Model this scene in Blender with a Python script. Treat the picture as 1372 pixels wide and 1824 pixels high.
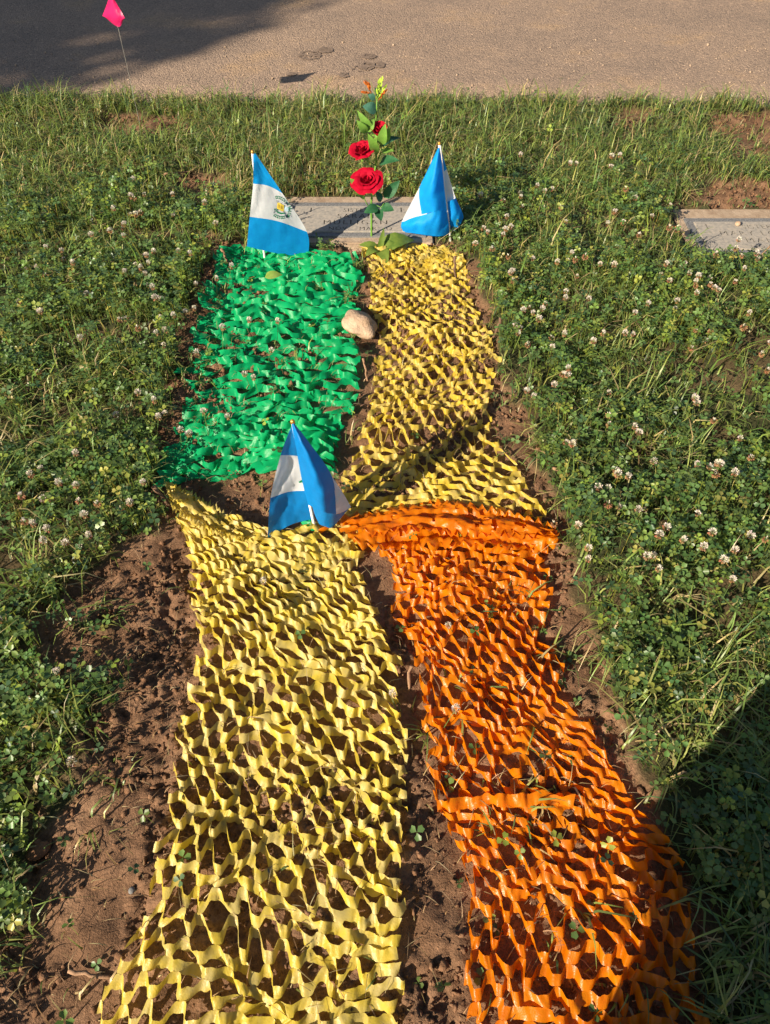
import bpy, bmesh, math, random
import numpy as np
from mathutils import Vector, Matrix, noise as mnoise

random.seed(11)
rng = np.random.default_rng(11)
for o in list(bpy.data.objects):
    bpy.data.objects.remove(o, do_unlink=True)
scene = bpy.context.scene
COL = scene.collection
R = math.radians

# ------------------------------------------------------------------ camera
CAM_H, PITCH, FPX = 1.5, R(50), 1302.0
cam_d = bpy.data.cameras.new('camera')
cam_d.sensor_fit = 'VERTICAL'
cam_d.sensor_height = 24.0
cam_d.sensor_width = 24.0
cam_d.lens = 24.0 * FPX / 1824.0
cam_d.clip_start = 0.02
cam_d.clip_end = 500
cam = bpy.data.objects.new('camera', cam_d)
COL.objects.link(cam)
cam.location = (0, 0, CAM_H)
cam.rotation_euler = (R(90) - PITCH, 0, 0)
scene.camera = cam

# ------------------------------------------------------------------ light
SUN_EL, SUN_AZ = R(27), R(43)          # shadows run to the right and away (angle from +X)
LDIR = Vector((math.cos(SUN_AZ) * math.cos(SUN_EL), math.sin(SUN_AZ) * math.cos(SUN_EL), -math.sin(SUN_EL)))
world = bpy.data.worlds.new('World')
scene.world = world
world.use_nodes = True
wn = world.node_tree
sky = wn.nodes.new('ShaderNodeTexSky')
sky.sky_type = 'NISHITA'
sky.sun_disc = False
sky.sun_elevation = SUN_EL
sky.sun_rotation = math.atan2(-LDIR.x, -LDIR.y)
bg = wn.nodes['Background']
bg.inputs['Strength'].default_value = 0.052
wn.links.new(sky.outputs['Color'], bg.inputs['Color'])
sun_d = bpy.data.lights.new('sun', 'SUN')
sun_d.energy = 5.0
sun_d.angle = R(0.53)
sun_d.color = (1.0, 0.87, 0.69)
sun = bpy.data.objects.new('sun', sun_d)
COL.objects.link(sun)
sun.rotation_euler = LDIR.to_track_quat('-Z', 'Y').to_euler()
sun.location = (-6, -6, 8)
vs = scene.view_settings
vs.view_transform = 'Standard'
vs.look = 'None'
vs.exposure = 0.92
vs.gamma = 1.0
vs.use_curve_mapping = False
cy = scene.cycles
cy.use_light_tree = False; world.cycles.sampling_method = 'MANUAL'; world.cycles.sample_map_resolution = 256
cy.max_bounces = 4; cy.diffuse_bounces = 2; cy.glossy_bounces = 2; cy.transmission_bounces = 3; cy.transparent_max_bounces = 4

# ------------------------------------------------------------------ survey helpers
# distances were taken off the photograph: a pixel of it is turned into a point of the ground (or of an upright plane)
SP, CP = math.sin(PITCH), math.cos(PITCH)


def rayv(px, py):
    xc = (np.asarray(px, float) - 686) / FPX
    yc = (912 - np.asarray(py, float)) / FPX
    return xc, yc * SP + CP, yc * CP - SP


def ground(px, py, z=0.0):
    dx, dy, dz = rayv(px, py)
    k = (z - CAM_H) / dz
    return dx * k, dy * k


def at(px, py, Y):
    dx, dy, dz = rayv(px, py)
    k = Y / dy
    return Vector((float(dx * k), float(Y), float(CAM_H + dz * k)))


def gv(px, py, z=0.0):
    x, y = ground(px, py, z)
    return Vector((float(x), float(y), z))


# ------------------------------------------------------------------ numpy noise
def _h(ix, iy, seed):
    n = (ix.astype(np.int64) * 374761393 + iy.astype(np.int64) * 668265263 + seed * 982451653) & 0xffffffff
    n = ((n ^ (n >> 13)) * 1274126177) & 0xffffffff
    return ((n ^ (n >> 16)) & 0xffffff) / float(0xffffff)


def vn(x, y, seed=0):
    x = np.asarray(x, float); y = np.asarray(y, float)
    ix = np.floor(x); iy = np.floor(y)
    fx = x - ix; fy = y - iy
    fx = fx * fx * fx * (fx * (fx * 6 - 15) + 10); fy = fy * fy * fy * (fy * (fy * 6 - 15) + 10)
    a = _h(ix, iy, seed); b = _h(ix + 1, iy, seed); c = _h(ix, iy + 1, seed); d = _h(ix + 1, iy + 1, seed)
    return (a * (1 - fx) + b * fx) * (1 - fy) + (c * (1 - fx) + d * fx) * fy


def fbm(x, y, octv=3, seed=0):
    s = 0; a = 1; t = 0
    for i in range(octv):
        s = s + a * vn(x * 2 ** i + 17.3 * i, y * 2 ** i - 9.1 * i, seed + i); t += a; a *= 0.5
    return s / t


def worley(x, y, seed=0):
    ix = np.floor(x); iy = np.floor(y)
    best = np.full(np.shape(x), 9.0)
    for a in (-1, 0, 1):
        for b in (-1, 0, 1):
            cx = ix + a; cy = iy + b
            px = cx + _h(cx, cy, seed); py = cy + _h(cx, cy, seed + 7)
            best = np.minimum(best, (px - x) ** 2 + (py - y) ** 2)
    return np.sqrt(best)


def pip(x, y, poly):
    inside = np.zeros(np.shape(x), bool)
    n = len(poly)
    for i in range(n):
        x1, y1 = poly[i]; x2, y2 = poly[(i + 1) % n]
        c = ((y1 > y) != (y2 > y)) & (x < (x2 - x1) * (y - y1) / ((y2 - y1) + 1e-12) + x1)
        inside ^= c
    return inside


def gpoly(pts):
    return [tuple(float(v) for v in ground(a, b)) for a, b in pts]


# ------------------------------------------------------------------ where bare soil lies
SOIL = [gpoly([(395, 436), (470, 452), (560, 452), (640, 440), (800, 440), (850, 470), (864, 540), (888, 640), (884, 700),
               (925, 745), (958, 830), (982, 900), (1012, 960), (1024, 1030), (1058, 1150), (1085, 1260), (1140, 1370),
               (1180, 1480), (1235, 1640), (1262, 1824), (1300, 2100), (-100, 2100), (-60, 1700), (40, 1640), (75, 1570), (50, 1470),
               (30, 1400), (110, 1370), (190, 1300), (110, 1200), (45, 1150), (80, 1080), (190, 1010), (295, 955), (275, 890),
               (285, 790), (305, 700), (322, 620), (350, 520), (368, 455)]),
        gpoly([(160, 225), (200, 205), (330, 210), (360, 240), (250, 245), (190, 245)]),
        gpoly([(1075, 225), (1090, 195), (1150, 195), (1165, 215), (1120, 240)]),
        gpoly([(1235, 235), (1260, 210), (1400, 205), (1420, 300), (1340, 300), (1290, 265)]),
        gpoly([(300, 315), (400, 310), (430, 345), (350, 360)]),
        gpoly([(330, 445), (380, 425), (440, 435), (470, 460), (380, 470)]),
        gpoly([(1230, 345), (1320, 320), (1400, 330), (1400, 372), (1250, 372)])]
PATCH = [gpoly([(110, 1115), (160, 1100), (215, 1118), (200, 1145), (140, 1145)]),
         gpoly([(165, 1205), (215, 1200), (225, 1250), (190, 1262)]),
         gpoly([(60, 1330), (150, 1230), (200, 1290), (140, 1340), (90, 1365)]),
         gpoly([(20, 1440), (60, 1370), (140, 1345), (150, 1420), (90, 1480)]),
         gpoly([(-60, 1640), (-60, 1480), (30, 1490), (70, 1570), (40, 1650)])]
SMOOTH = gpoly([(80, 1520), (190, 1400), (265, 1420), (255, 1560), (190, 1720), (40, 1720)])
DIRT2 = gpoly([(390, 880), (440, 855), (490, 850), (480, 950), (400, 930)])


def road_edge(x):
    return 3.93 - 0.018 * x + 0.13 * (fbm(x * 3.1 + 5, x * 0 + 2.2, 4, 31) - 0.5)


def soilmask(x, y):
    wx = x + 0.05 * (fbm(x * 14, y * 14, 3, 3) - 0.5) * 2
    wy = y + 0.05 * (fbm(x * 14, y * 14, 3, 5) - 0.5) * 2
    m = np.zeros(np.shape(x), bool)
    for p in SOIL:
        m |= pip(wx, wy, p)
    for p in PATCH:
        m &= ~pip(wx, wy, p)
    return m


# slabs (world rectangles), from the picture
def slab_rect(cx_px, wid):
    x, y0 = ground(cx_px, 430, 0.015)
    _, y1 = ground(cx_px, 347, 0.015)
    return x, y0, y1, wid


s1x = float(ground(634, 388, 0.02)[0])
S1 = dict(x0=s1x - 0.305, x1=s1x + 0.305, y0=float(ground(634, 431, .02)[1]), y1=float(ground(634, 347, .02)[1]))
s2l = float(ground(1216, 410, 0.02)[0])
S2 = dict(x0=s2l, x1=s2l + 0.61, y0=float(ground(1250, 456, .02)[1]), y1=float(ground(1250, 369, .02)[1]))


def slabmask(x, y, m=0.0):
    r = np.zeros(np.shape(x), bool)
    for s in (S1, S2):
        r |= (x > s['x0'] - m) & (x < s['x1'] + m) & (y > s['y0'] - m) & (y < s['y1'] + m)
    return r


def H(x, y, detail=True):
    x = np.asarray(x, float); y = np.asarray(y, float)
    s = soilmask(x, y).astype(float)
    sm = pip(x, y, SMOOTH) | pip(x, y, DIRT2)
    k = np.where(sm, 0.3, 1.0)
    z = 0.03 * (fbm(x * 1.3, y * 1.3, 2, 40) - 0.5)
    z = z + (1 - s) * (0.012 + 0.02 * (fbm(x * 8, y * 8, 2, 41) - 0.5))
    z = z + s * 0.035 * (fbm(x * 8, y * 8, 3, 42) - 0.5)
    if detail:
        wx = x + 0.012 * (vn(x * 40, y * 40, 46) - .5); wy = y + 0.012 * (vn(x * 40, y * 40, 47) - .5)
        w1 = worley(wx * 34, wy * 34, 43); w2 = worley(wx * 75, wy * 75, 44)
        patch = np.clip((fbm(x * 6, y * 6, 2, 48) - 0.3) * 2.6, 0.15, 1.2)
        z = z + s * k * patch * (0.013 * np.clip(0.5 - w1, -0.25, 0.5) + 0.011 * (0.45 - w2) + 0.020 * (fbm(x * 38, y * 38, 3, 50) - 0.5) + 0.018 * (fbm(x * 130, y * 130, 2, 45) - 0.5))
        z = z + s * (1 - k) * 0.008 * (fbm(x * 45, y * 45, 3, 49) - 0.5)
    e = road_edge(x)
    t = np.clip((y - e + 0.02) / 0.06, 0, 1)
    z = z * (1 - t) + (-0.05) * t
    z = np.where(slabmask(x, y, 0.005), -0.03, z)
    return z


def h1(x, y):
    return float(H(np.array([x]), np.array([y]), False)[0])


# ------------------------------------------------------------------ scene helpers
def setp(o, label=None, cat=None, group=None, kind=None):
    if label: o['label'] = label
    if cat: o['category'] = cat
    if group: o['group'] = group
    if kind: o['kind'] = kind
    return o


def link(name, me, mats=(), parent=None, smooth=True):
    o = bpy.data.objects.new(name, me)
    COL.objects.link(o)
    if mats and len(me.materials) == 0:
        for m in (mats if isinstance(mats, (list, tuple)) else [mats]):
            me.materials.append(m)
    if smooth and len(me.polygons):
        me.polygons.foreach_set('use_smooth', [True] * len(me.polygons))
    if parent: o.parent = parent
    return o


def empty(name, loc=(0, 0, 0)):
    o = bpy.data.objects.new(name, None)
    o.empty_display_size = 0.05
    COL.objects.link(o)
    o.location = loc
    return o


def mesh_np(name, V, F, col=None, mi=None):
    """V (n,3), F (m,k) index array."""
    V = np.asarray(V, np.float32); F = np.asarray(F, np.int32)
    me = bpy.data.meshes.new(name)
    k = F.shape[1]
    me.vertices.add(len(V)); me.vertices.foreach_set('co', V.ravel())
    me.loops.add(F.size); me.loops.foreach_set('vertex_index', F.ravel())
    me.polygons.add(len(F))
    me.polygons.foreach_set('loop_start', np.arange(len(F), dtype=np.int32) * k)
    me.polygons.foreach_set('loop_total', np.full(len(F), k, np.int32))
    if mi is not None:
        me.polygons.foreach_set('material_index', np.asarray(mi, np.int32))
    me.update(calc_edges=True)
    if col is not None:
        a = me.color_attributes.new('col', 'FLOAT_COLOR', 'POINT')
        c = np.ones((len(V), 4), np.float32); c[:, :3] = col
        a.data.foreach_set('color', c.ravel())
    return me


def mesh_py(name, V, F, mi=None):
    me = bpy.data.meshes.new(name)
    me.from_pydata([tuple(v) for v in V], [], F)
    if mi:
        me.polygons.foreach_set('material_index', mi)
    me.update()
    return me


class MB:
    def __init__(s): s.v = []; s.f = []; s.m = []

    def add(s, V, F, m=0):
        b = len(s.v)
        s.v += [tuple(v) for v in V]
        s.f += [tuple(i + b for i in f) for f in F]
        s.m += [m] * len(F)
        return s

    def tube(s, pts, rad, n=8, m=0, cap=True):
        pts = [Vector(p) for p in pts]
        if not isinstance(rad, (list, tuple)): rad = [rad] * len(pts)
        V = []; F = []
        up = Vector((0.3, 0.5, 0.81))
        for i, p in enumerate(pts):
            d = (pts[min(i + 1, len(pts) - 1)] - pts[max(i - 1, 0)]).normalized()
            a = d.cross(up)
            if a.length < 1e-3: a = d.cross(Vector((1, 0, 0)))
            a.normalize(); b = d.cross(a)
            for q in range(n):
                t = 2 * math.pi * q / n
                V.append(p + (a * math.cos(t) + b * math.sin(t)) * rad[i])
        for i in range(len(pts) - 1):
            for q in range(n):
                F.append((i * n + q, i * n + (q + 1) % n, (i + 1) * n + (q + 1) % n, (i + 1) * n + q))
        if cap:
            F.append(tuple(range(n - 1, -1, -1))); F.append(tuple((len(pts) - 1) * n + q for q in range(n)))
        return s.add(V, F, m)

    def ball(s, c, r, m=0, n=8):
        V = []; F = []
        c = Vector(c)
        if not isinstance(r, (list, tuple)): r = (r, r, r)
        for i in range(n + 1):
            ph = math.pi * i / n
            for j in range(n * 2):
                th = math.pi * j / n
                V.append((c.x + r[0] * math.sin(ph) * math.cos(th), c.y + r[1] * math.sin(ph) * math.sin(th), c.z + r[2] * math.cos(ph)))
        w = n * 2
        for i in range(n):
            for j in range(w):
                F.append((i * w + j, (i + 1) * w + j, (i + 1) * w + (j + 1) % w, i * w + (j + 1) % w))
        return s.add(V, F, m)

    def build(s, name, mats, parent=None, smooth=True):
        return link(name, mesh_py(name, s.v, s.f, s.m), mats, parent, smooth)


# ------------------------------------------------------------------ materials
def newmat(name):
    m = bpy.data.materials.new(name)
    m.use_nodes = True
    nt = m.node_tree
    return m, nt, nt.nodes['Principled BSDF'], nt.nodes['Material Output']


def N(nt, t, **kw):
    n = nt.nodes.new(t)
    for k, v in kw.items():
        if k in n.inputs: n.inputs[k].default_value = v
        else: setattr(n, k, v)
    return n


def ramp(nt, stops):
    r = nt.nodes.new('ShaderNodeValToRGB')
    e = r.color_ramp.elements
    while len(e) < len(stops): e.new(0.5)
    for i, (p, c) in enumerate(stops):
        e[i].position = p; e[i].color = (*c, 1) if len(c) == 3 else c
    return r


def noise_mat(name, stops, scale, rough=0.8, bump=0.0, bscale=None, spec=0.3, detail=3, bdist=0.01, transl=0.0, coord='Object'):
    m, nt, b, out = newmat(name)
    tc = N(nt, 'ShaderNodeTexCoord')
    n = N(nt, 'ShaderNodeTexNoise', Scale=scale, Detail=detail, Roughness=0.6)
    nt.links.new(tc.outputs[coord], n.inputs['Vector'])
    r = ramp(nt, stops)
    nt.links.new(n.outputs['Fac'], r.inputs['Fac'])
    nt.links.new(r.outputs['Color'], b.inputs['Base Color'])
    b.inputs['Roughness'].default_value = rough
    b.inputs['Specular IOR Level'].default_value = spec
    if bump:
        n2 = N(nt, 'ShaderNodeTexNoise', Scale=bscale or scale * 3, Detail=2)
        nt.links.new(tc.outputs[coord], n2.inputs['Vector'])
        bp = N(nt, 'ShaderNodeBump', Strength=bump, Distance=bdist)
        nt.links.new(n2.outputs['Fac'], bp.inputs['Height'])
        nt.links.new(bp.outputs['Normal'], b.inputs['Normal'])
    if transl:
        t = N(nt, 'ShaderNodeBsdfTranslucent')
        nt.links.new(r.outputs['Color'], t.inputs['Color'])
        mx = N(nt, 'ShaderNodeMixShader', Fac=transl)
        nt.links.new(b.outputs[0], mx.inputs[1]); nt.links.new(t.outputs[0], mx.inputs[2])
        nt.links.new(mx.outputs[0], out.inputs['Surface'])
    return m


def leaf_mat(name, transl=0.35, rough=0.5, tint=(1.25, 1.2, 0.6), spec=0.35):
    m, nt, b, out = newmat(name)
    a = N(nt, 'ShaderNodeAttribute', attribute_name='col')
    nt.links.new(a.outputs['Color'], b.inputs['Base Color'])
    b.inputs['Roughness'].default_value = rough
    b.inputs['Specular IOR Level'].default_value = spec
    mu = N(nt, 'ShaderNodeMixRGB', blend_type='MULTIPLY', Fac=1.0)
    mu.inputs['Color2'].default_value = (*tint, 1)
    nt.links.new(a.outputs['Color'], mu.inputs['Color1'])
    t = N(nt, 'ShaderNodeBsdfTranslucent')
    nt.links.new(mu.outputs['Color'], t.inputs['Color'])
    mx = N(nt, 'ShaderNodeMixShader', Fac=transl)
    nt.links.new(b.outputs[0], mx.inputs[1]); nt.links.new(t.outputs[0], mx.inputs[2])
    nt.links.new(mx.outputs[0], out.inputs['Surface'])
    return m


def net_mat(name, col, col2, transl=0.45, rough=0.42, clear=0.06):
    """thin wet plastic film"""
    m, nt, b, out = newmat(name)
    tc = N(nt, 'ShaderNodeTexCoord')
    n = N(nt, 'ShaderNodeTexNoise', Scale=26.0, Detail=3)
    nt.links.new(tc.outputs['Object'], n.inputs['Vector'])
    r = ramp(nt, [(0.36, col2), (0.6, col)])
    nt.links.new(n.outputs['Fac'], r.inputs['Fac'])
    nd = N(nt, 'ShaderNodeTexNoise', Scale=17.0, Detail=4, Roughness=0.75)
    nt.links.new(tc.outputs['Object'], nd.inputs['Vector'])
    rd = ramp(nt, [(0.58, (0, 0, 0)), (0.76, (0.5, 0.5, 0.5))])
    nt.links.new(nd.outputs['Fac'], rd.inputs['Fac'])
    md = N(nt, 'ShaderNodeMixRGB')
    md.inputs['Color2'].default_value = (0.23, 0.14, 0.07, 1)
    nt.links.new(rd.outputs['Color'], md.inputs['Fac']); nt.links.new(r.outputs['Color'], md.inputs['Color1'])
    nt.links.new(md.outputs['Color'], b.inputs['Base Color'])
    b.inputs['Roughness'].default_value = rough
    b.inputs['Specular IOR Level'].default_value = 0.5
    # dew drops and fine crumpling
    v = N(nt, 'ShaderNodeTexVoronoi', Scale=330.0)
    nt.links.new(tc.outputs['Object'], v.inputs['Vector'])
    n2 = N(nt, 'ShaderNodeTexNoise', Scale=70.0, Detail=2)
    nt.links.new(tc.outputs['Object'], n2.inputs['Vector'])
    b1 = N(nt, 'ShaderNodeBump', Strength=0.22, Distance=0.0012)
    b1.invert = True
    nt.links.new(v.outputs['Distance'], b1.inputs['Height'])
    b2 = N(nt, 'ShaderNodeBump', Strength=0.22, Distance=0.004)
    nt.links.new(n2.outputs['Fac'], b2.inputs['Height'])
    nt.links.new(b1.outputs['Normal'], b2.inputs['Normal'])
    nt.links.new(b2.outputs['Normal'], b.inputs['Normal'])
    t = N(nt, 'ShaderNodeBsdfTranslucent')
    nt.links.new(r.outputs['Color'], t.inputs['Color'])
    mx = N(nt, 'ShaderNodeMixShader', Fac=transl)
    nt.links.new(b.outputs[0], mx.inputs[1]); nt.links.new(t.outputs[0], mx.inputs[2])
    tp = N(nt, 'ShaderNodeBsdfTransparent')
    nt.links.new(r.outputs['Color'], tp.inputs['Color'])
    mc = N(nt, 'ShaderNodeMixShader', Fac=clear)
    nt.links.new(mx.outputs[0], mc.inputs[1]); nt.links.new(tp.outputs[0], mc.inputs[2])
    nt.links.new(mc.outputs[0], out.inputs['Surface'])
    return m


def soil_material():
    m, nt, b, out = newmat('soil')
    tc = N(nt, 'ShaderNodeTexCoord')
    n1 = N(nt, 'ShaderNodeTexNoise', Scale=7.0, Detail=5, Roughness=0.65)
    n2 = N(nt, 'ShaderNodeTexNoise', Scale=120.0, Detail=3, Roughness=0.7)
    for n in (n1, n2): nt.links.new(tc.outputs['Object'], n.inputs['Vector'])
    r1 = ramp(nt, [(0.3, (0.13, 0.072, 0.040)), (0.5, (0.20, 0.114, 0.066)), (0.7, (0.29, 0.175, 0.106))])
    r2 = ramp(nt, [(0.3, (0.62, 0.6, 0.58)), (0.7, (1.25, 1.2, 1.15))])
    nt.links.new(n1.outputs['Fac'], r1.inputs['Fac']); nt.links.new(n2.outputs['Fac'], r2.inputs['Fac'])
    mu = N(nt, 'ShaderNodeMixRGB', blend_type='MULTIPLY', Fac=0.9)
    nt.links.new(r1.outputs['Color'], mu.inputs['Color1']); nt.links.new(r2.outputs['Color'], mu.inputs['Color2'])
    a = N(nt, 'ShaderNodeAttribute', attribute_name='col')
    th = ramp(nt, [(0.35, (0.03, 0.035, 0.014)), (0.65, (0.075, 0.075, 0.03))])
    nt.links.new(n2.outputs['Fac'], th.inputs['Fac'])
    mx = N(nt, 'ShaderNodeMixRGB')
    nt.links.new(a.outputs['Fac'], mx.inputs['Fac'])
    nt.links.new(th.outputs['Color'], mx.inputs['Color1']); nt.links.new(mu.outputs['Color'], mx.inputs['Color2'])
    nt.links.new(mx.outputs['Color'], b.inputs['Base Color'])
    b.inputs['Roughness'].default_value = 0.92
    b.inputs['Specular IOR Level'].default_value = 0.2
    n3 = N(nt, 'ShaderNodeTexNoise', Scale=240.0, Detail=3, Roughness=0.7)
    nt.links.new(tc.outputs['Object'], n3.inputs['Vector'])
    bp = N(nt, 'ShaderNodeBump', Strength=0.9, Distance=0.004)
    nt.links.new(n3.outputs['Fac'], bp.inputs['Height'])
    nt.links.new(bp.outputs['Normal'], b.inputs['Normal'])
    return m


def road_material():
    m, nt, b, out = newmat('road_asphalt')
    tc = N(nt, 'ShaderNodeTexCoord')
    v = N(nt, 'ShaderNodeTexVoronoi', Scale=110.0)
    n1 = N(nt, 'ShaderNodeTexNoise', Scale=2.2, Detail=6, Roughness=0.6)
    n2 = N(nt, 'ShaderNodeTexNoise', Scale=160.0, Detail=4, Roughness=0.7)
    for n in (v, n1, n2): nt.links.new(tc.outputs['Object'], n.inputs['Vector'])
    r1 = ramp(nt, [(0.3, (0.28, 0.208, 0.158)), (0.55, (0.355, 0.256, 0.186)), (0.72, (0.44, 0.295, 0.172))])
    nt.links.new(n1.outputs['Fac'], r1.inputs['Fac'])
    r2 = ramp(nt, [(0.0, (0.5, 0.5, 0.52)), (0.45, (0.9, 0.9, 0.9)), (0.85, (1.15, 1.12, 1.08)), (1.0, (1.9, 1.85, 1.8))])
    nt.links.new(v.outputs['Color'], r2.inputs['Fac'])
    mu = N(nt, 'ShaderNodeMixRGB', blend_type='MULTIPLY', Fac=0.85)
    nt.links.new(r1.outputs['Color'], mu.inputs['Color1']); nt.links.new(r2.outputs['Color'], mu.inputs['Color2'])
    nt.links.new(mu.outputs['Color'], b.inputs['Base Color'])
    b.inputs['Roughness'].default_value = 0.85
    b.inputs['Specular IOR Level'].default_value = 0.25
    bp = N(nt, 'ShaderNodeBump', Strength=0.8, Distance=0.006)
    nt.links.new(n2.outputs['Fac'], bp.inputs['Height'])
    bp2 = N(nt, 'ShaderNodeBump', Strength=0.6, Distance=0.006); bp2.invert = True
    nt.links.new(v.outputs['Distance'], bp2.inputs['Height'])
    nt.links.new(bp.outputs['Normal'], bp2.inputs['Normal'])
    nt.links.new(bp2.outputs['Normal'], b.inputs['Normal'])
    return m


M = {}
M['soil'] = soil_material()
M['road'] = road_material()
M['leaf'] = leaf_mat('foliage_leaf', 0.32, 0.42, spec=.5)
M['clover'] = leaf_mat('clover_leaf', 0.28, 0.42, spec=0.5)
M['petalattr'] = leaf_mat('clover_floret', 0.3, 0.7, (1, 1, 1), 0.2)
M['straw'] = leaf_mat('dry_straw', 0.15, 0.7, (1, 1, 1), 0.2)
M['clod'] = noise_mat('soil_clod', [(0.3, (0.125, 0.063, 0.032)), (0.5, (0.18, 0.095, 0.051)), (0.72, (0.26, 0.145, 0.082))], 28, 0.95, 0.8, 220, 0.2, bdist=0.003)
M['yellow'] = net_mat('yellow_plastic', (0.78, 0.60, 0.07), (0.70, 0.57, 0.19))
M['yellow2'] = net_mat('pale_yellow_plastic', (0.78, 0.575, 0.06), (0.69, 0.54, 0.15))
M['orange'] = net_mat('orange_plastic', (0.90, 0.275, 0.002), (0.82, 0.21, 0.002), 0.45, 0.36, 0.13)
M['green'] = net_mat('green_plastic', (0.003, 0.52, 0.175), (0.003, 0.43, 0.14), 0.46, 0.42, 0.08)
M['wood'] = noise_mat('weathered_wood', [(0.3, (0.07, 0.038, 0.022)), (0.7, (0.21, 0.125, 0.075))], 60, 0.85, 0.6, 140, bdist=0.002)
M['palewood'] = noise_mat('pale_wood', [(0.3, (0.2, 0.11, 0.06)), (0.7, (0.36, 0.22, 0.13))], 50, 0.85, 0.6, 140, bdist=0.002)

# ------------------------------------------------------------------ ground
def axis(lo, hi, steps, far):
    a = [lo]
    while a[-1] < hi: a.append(a[-1] + steps(a[-1]))
    d = steps(hi); r = [a[-1]]
    while r[-1] < far: d *= 1.5; r.append(r[-1] + d)
    d = steps(lo); l = [lo]
    while l[-1] > -far: d *= 1.5; l.append(l[-1] - d)
    return np.array(l[:0:-1] + a + r[1:])


xs = axis(-2.1, 2.1, lambda v: 0.0075 if abs(v) < 1.0 else 0.011, 150)
ys = axis(-0.25, 4.05, lambda v: 0.0055 + 0.0025 * max(v, 0), 150)
GX, GY = np.meshgrid(xs, ys)
GZ = H(GX, GY)
far = (np.abs(GX) > 4) | (GY < -2) | (GY > 9)
V = np.stack([GX, GY, GZ], -1).reshape(-1, 3)
ny, nx = GX.shape
idx = np.arange(ny * nx).reshape(ny, nx)
F = np.stack([idx[:-1, :-1], idx[:-1, 1:], idx[1:, 1:], idx[1:, :-1]], -1).reshape(-1, 4)
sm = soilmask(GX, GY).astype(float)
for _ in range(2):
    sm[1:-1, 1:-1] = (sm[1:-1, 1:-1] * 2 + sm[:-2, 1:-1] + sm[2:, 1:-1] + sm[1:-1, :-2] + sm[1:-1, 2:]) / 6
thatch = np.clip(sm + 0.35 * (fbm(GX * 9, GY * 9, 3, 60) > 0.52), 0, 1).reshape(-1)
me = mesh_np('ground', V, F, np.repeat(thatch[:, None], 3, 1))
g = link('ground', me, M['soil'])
setp(g, 'reddish brown soil of the lawn and the grave bed', None, None, 'structure')

# road: a sheet behind the verge, to the horizon on both sides
rx = np.concatenate([[-150, -40, -10, -4], np.arange(-3, 3.01, 0.03), [4, 10, 40, 150]])
ry = np.array([0, 0.05, 0.3, 0.8, 1.6, 3.0, 4.6])
RX = np.repeat(rx[None], len(ry), 0)
RY = road_edge(RX) + 0.012 + ry[:, None] + 0.008 * vn(RX * 30, RX * 0, 9)
RZ = 0.004 + 0.012 * (fbm(RX * 1.1, RY * 1.1, 2, 71) - 0.5) * (ry[:, None] > 0.04) - 0.03 * (ry[:, None] < 0.01)
idx = np.arange(RX.size).reshape(RX.shape)
F = np.stack([idx[:-1, :-1], idx[:-1, 1:], idx[1:, 1:], idx[1:, :-1]], -1).reshape(-1, 4)
road = link('road', mesh_np('road', np.stack([RX, RY, RZ], -1).reshape(-1, 3), F), M['road'])
setp(road, 'tan weathered asphalt road beyond the grass', None, None, 'structure')

# damp shoe prints on the road
M['damp'] = noise_mat('damp_mud', [(0.35, (0.15, 0.108, 0.08)), (0.7, (0.29, 0.21, 0.155))], 60, 0.8)
rr = random.Random(4)
for (cx, cy, lx, ly, dens) in [(552, 101, 20, 7.5, 1), (581, 92, 11, 4.5, 1), (657, 104, 12, 4, 1), (655, 121, 10, 7, .9), (675, 119, 9, 5, .8), (612, 137, 8, 4, .45), (520, 134, 8, 3, .4), (640, 125, 12, 5, .35)]:
    b = MB()
    n = int(26 * dens)
    for i in range(n + 26):
        if i < n:
            a = rr.uniform(0, 6.283); q = math.sqrt(rr.random())
            px, py = cx + lx * q * math.cos(a), cy + ly * q * math.sin(a)
            r0 = rr.uniform(.006, .015)
        else:
            if rr.random() > dens: continue
            a = 6.283 * (i - n) / 26
            px, py = cx + lx * math.cos(a) * rr.uniform(.9, 1.05), cy + ly * math.sin(a) * rr.uniform(.9, 1.05)
            r0 = rr.uniform(.006, .012)
        p = gv(px, py, 0.0)
        zz = 0.004 + 0.012 * (float(fbm(np.array([p.x]) * 1.1, np.array([p.y]) * 1.1, 2, 71)[0]) - 0.5) + 0.004 + i * 2e-5
        k = 6; a0 = rr.random()
        b.add([(p.x + r0 * rr.uniform(.6, 1.2) * math.cos(a0 + 6.283 * j / k), p.y + r0 * rr.uniform(.6, 1.2) * math.sin(a0 + 6.283 * j / k), zz) for j in range(k)], [tuple(range(k))])
    b.build('footprint', M['damp'], road, False)

# ------------------------------------------------------------------ grave markers
M['concrete'] = noise_mat('marker_rim_concrete', [(0.3, (0.30, 0.21, 0.14)), (0.7, (0.46, 0.35, 0.25))], 30, 0.9, 0.7, 160, bdist=0.003)
M['granite_dark'] = noise_mat('marker_border_granite', [(0.35, (0.11, 0.11, 0.112)), (0.65, (0.25, 0.245, 0.24))], 190, 0.6, 0.15, 300, bdist=0.001)
M['granite'] = noise_mat('marker_face_granite', [(0.25, (0.22, 0.205, 0.185)), (0.5, (0.35, 0.315, 0.27)), (0.75, (0.45, 0.38, 0.30))], 75, 0.8, 0.5, 260, bdist=0.0015)
M['engraving'] = noise_mat('engraved_grime', [(0.3, (0.14, 0.13, 0.115)), (0.7, (0.22, 0.20, 0.175))], 90, 0.9)


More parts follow.
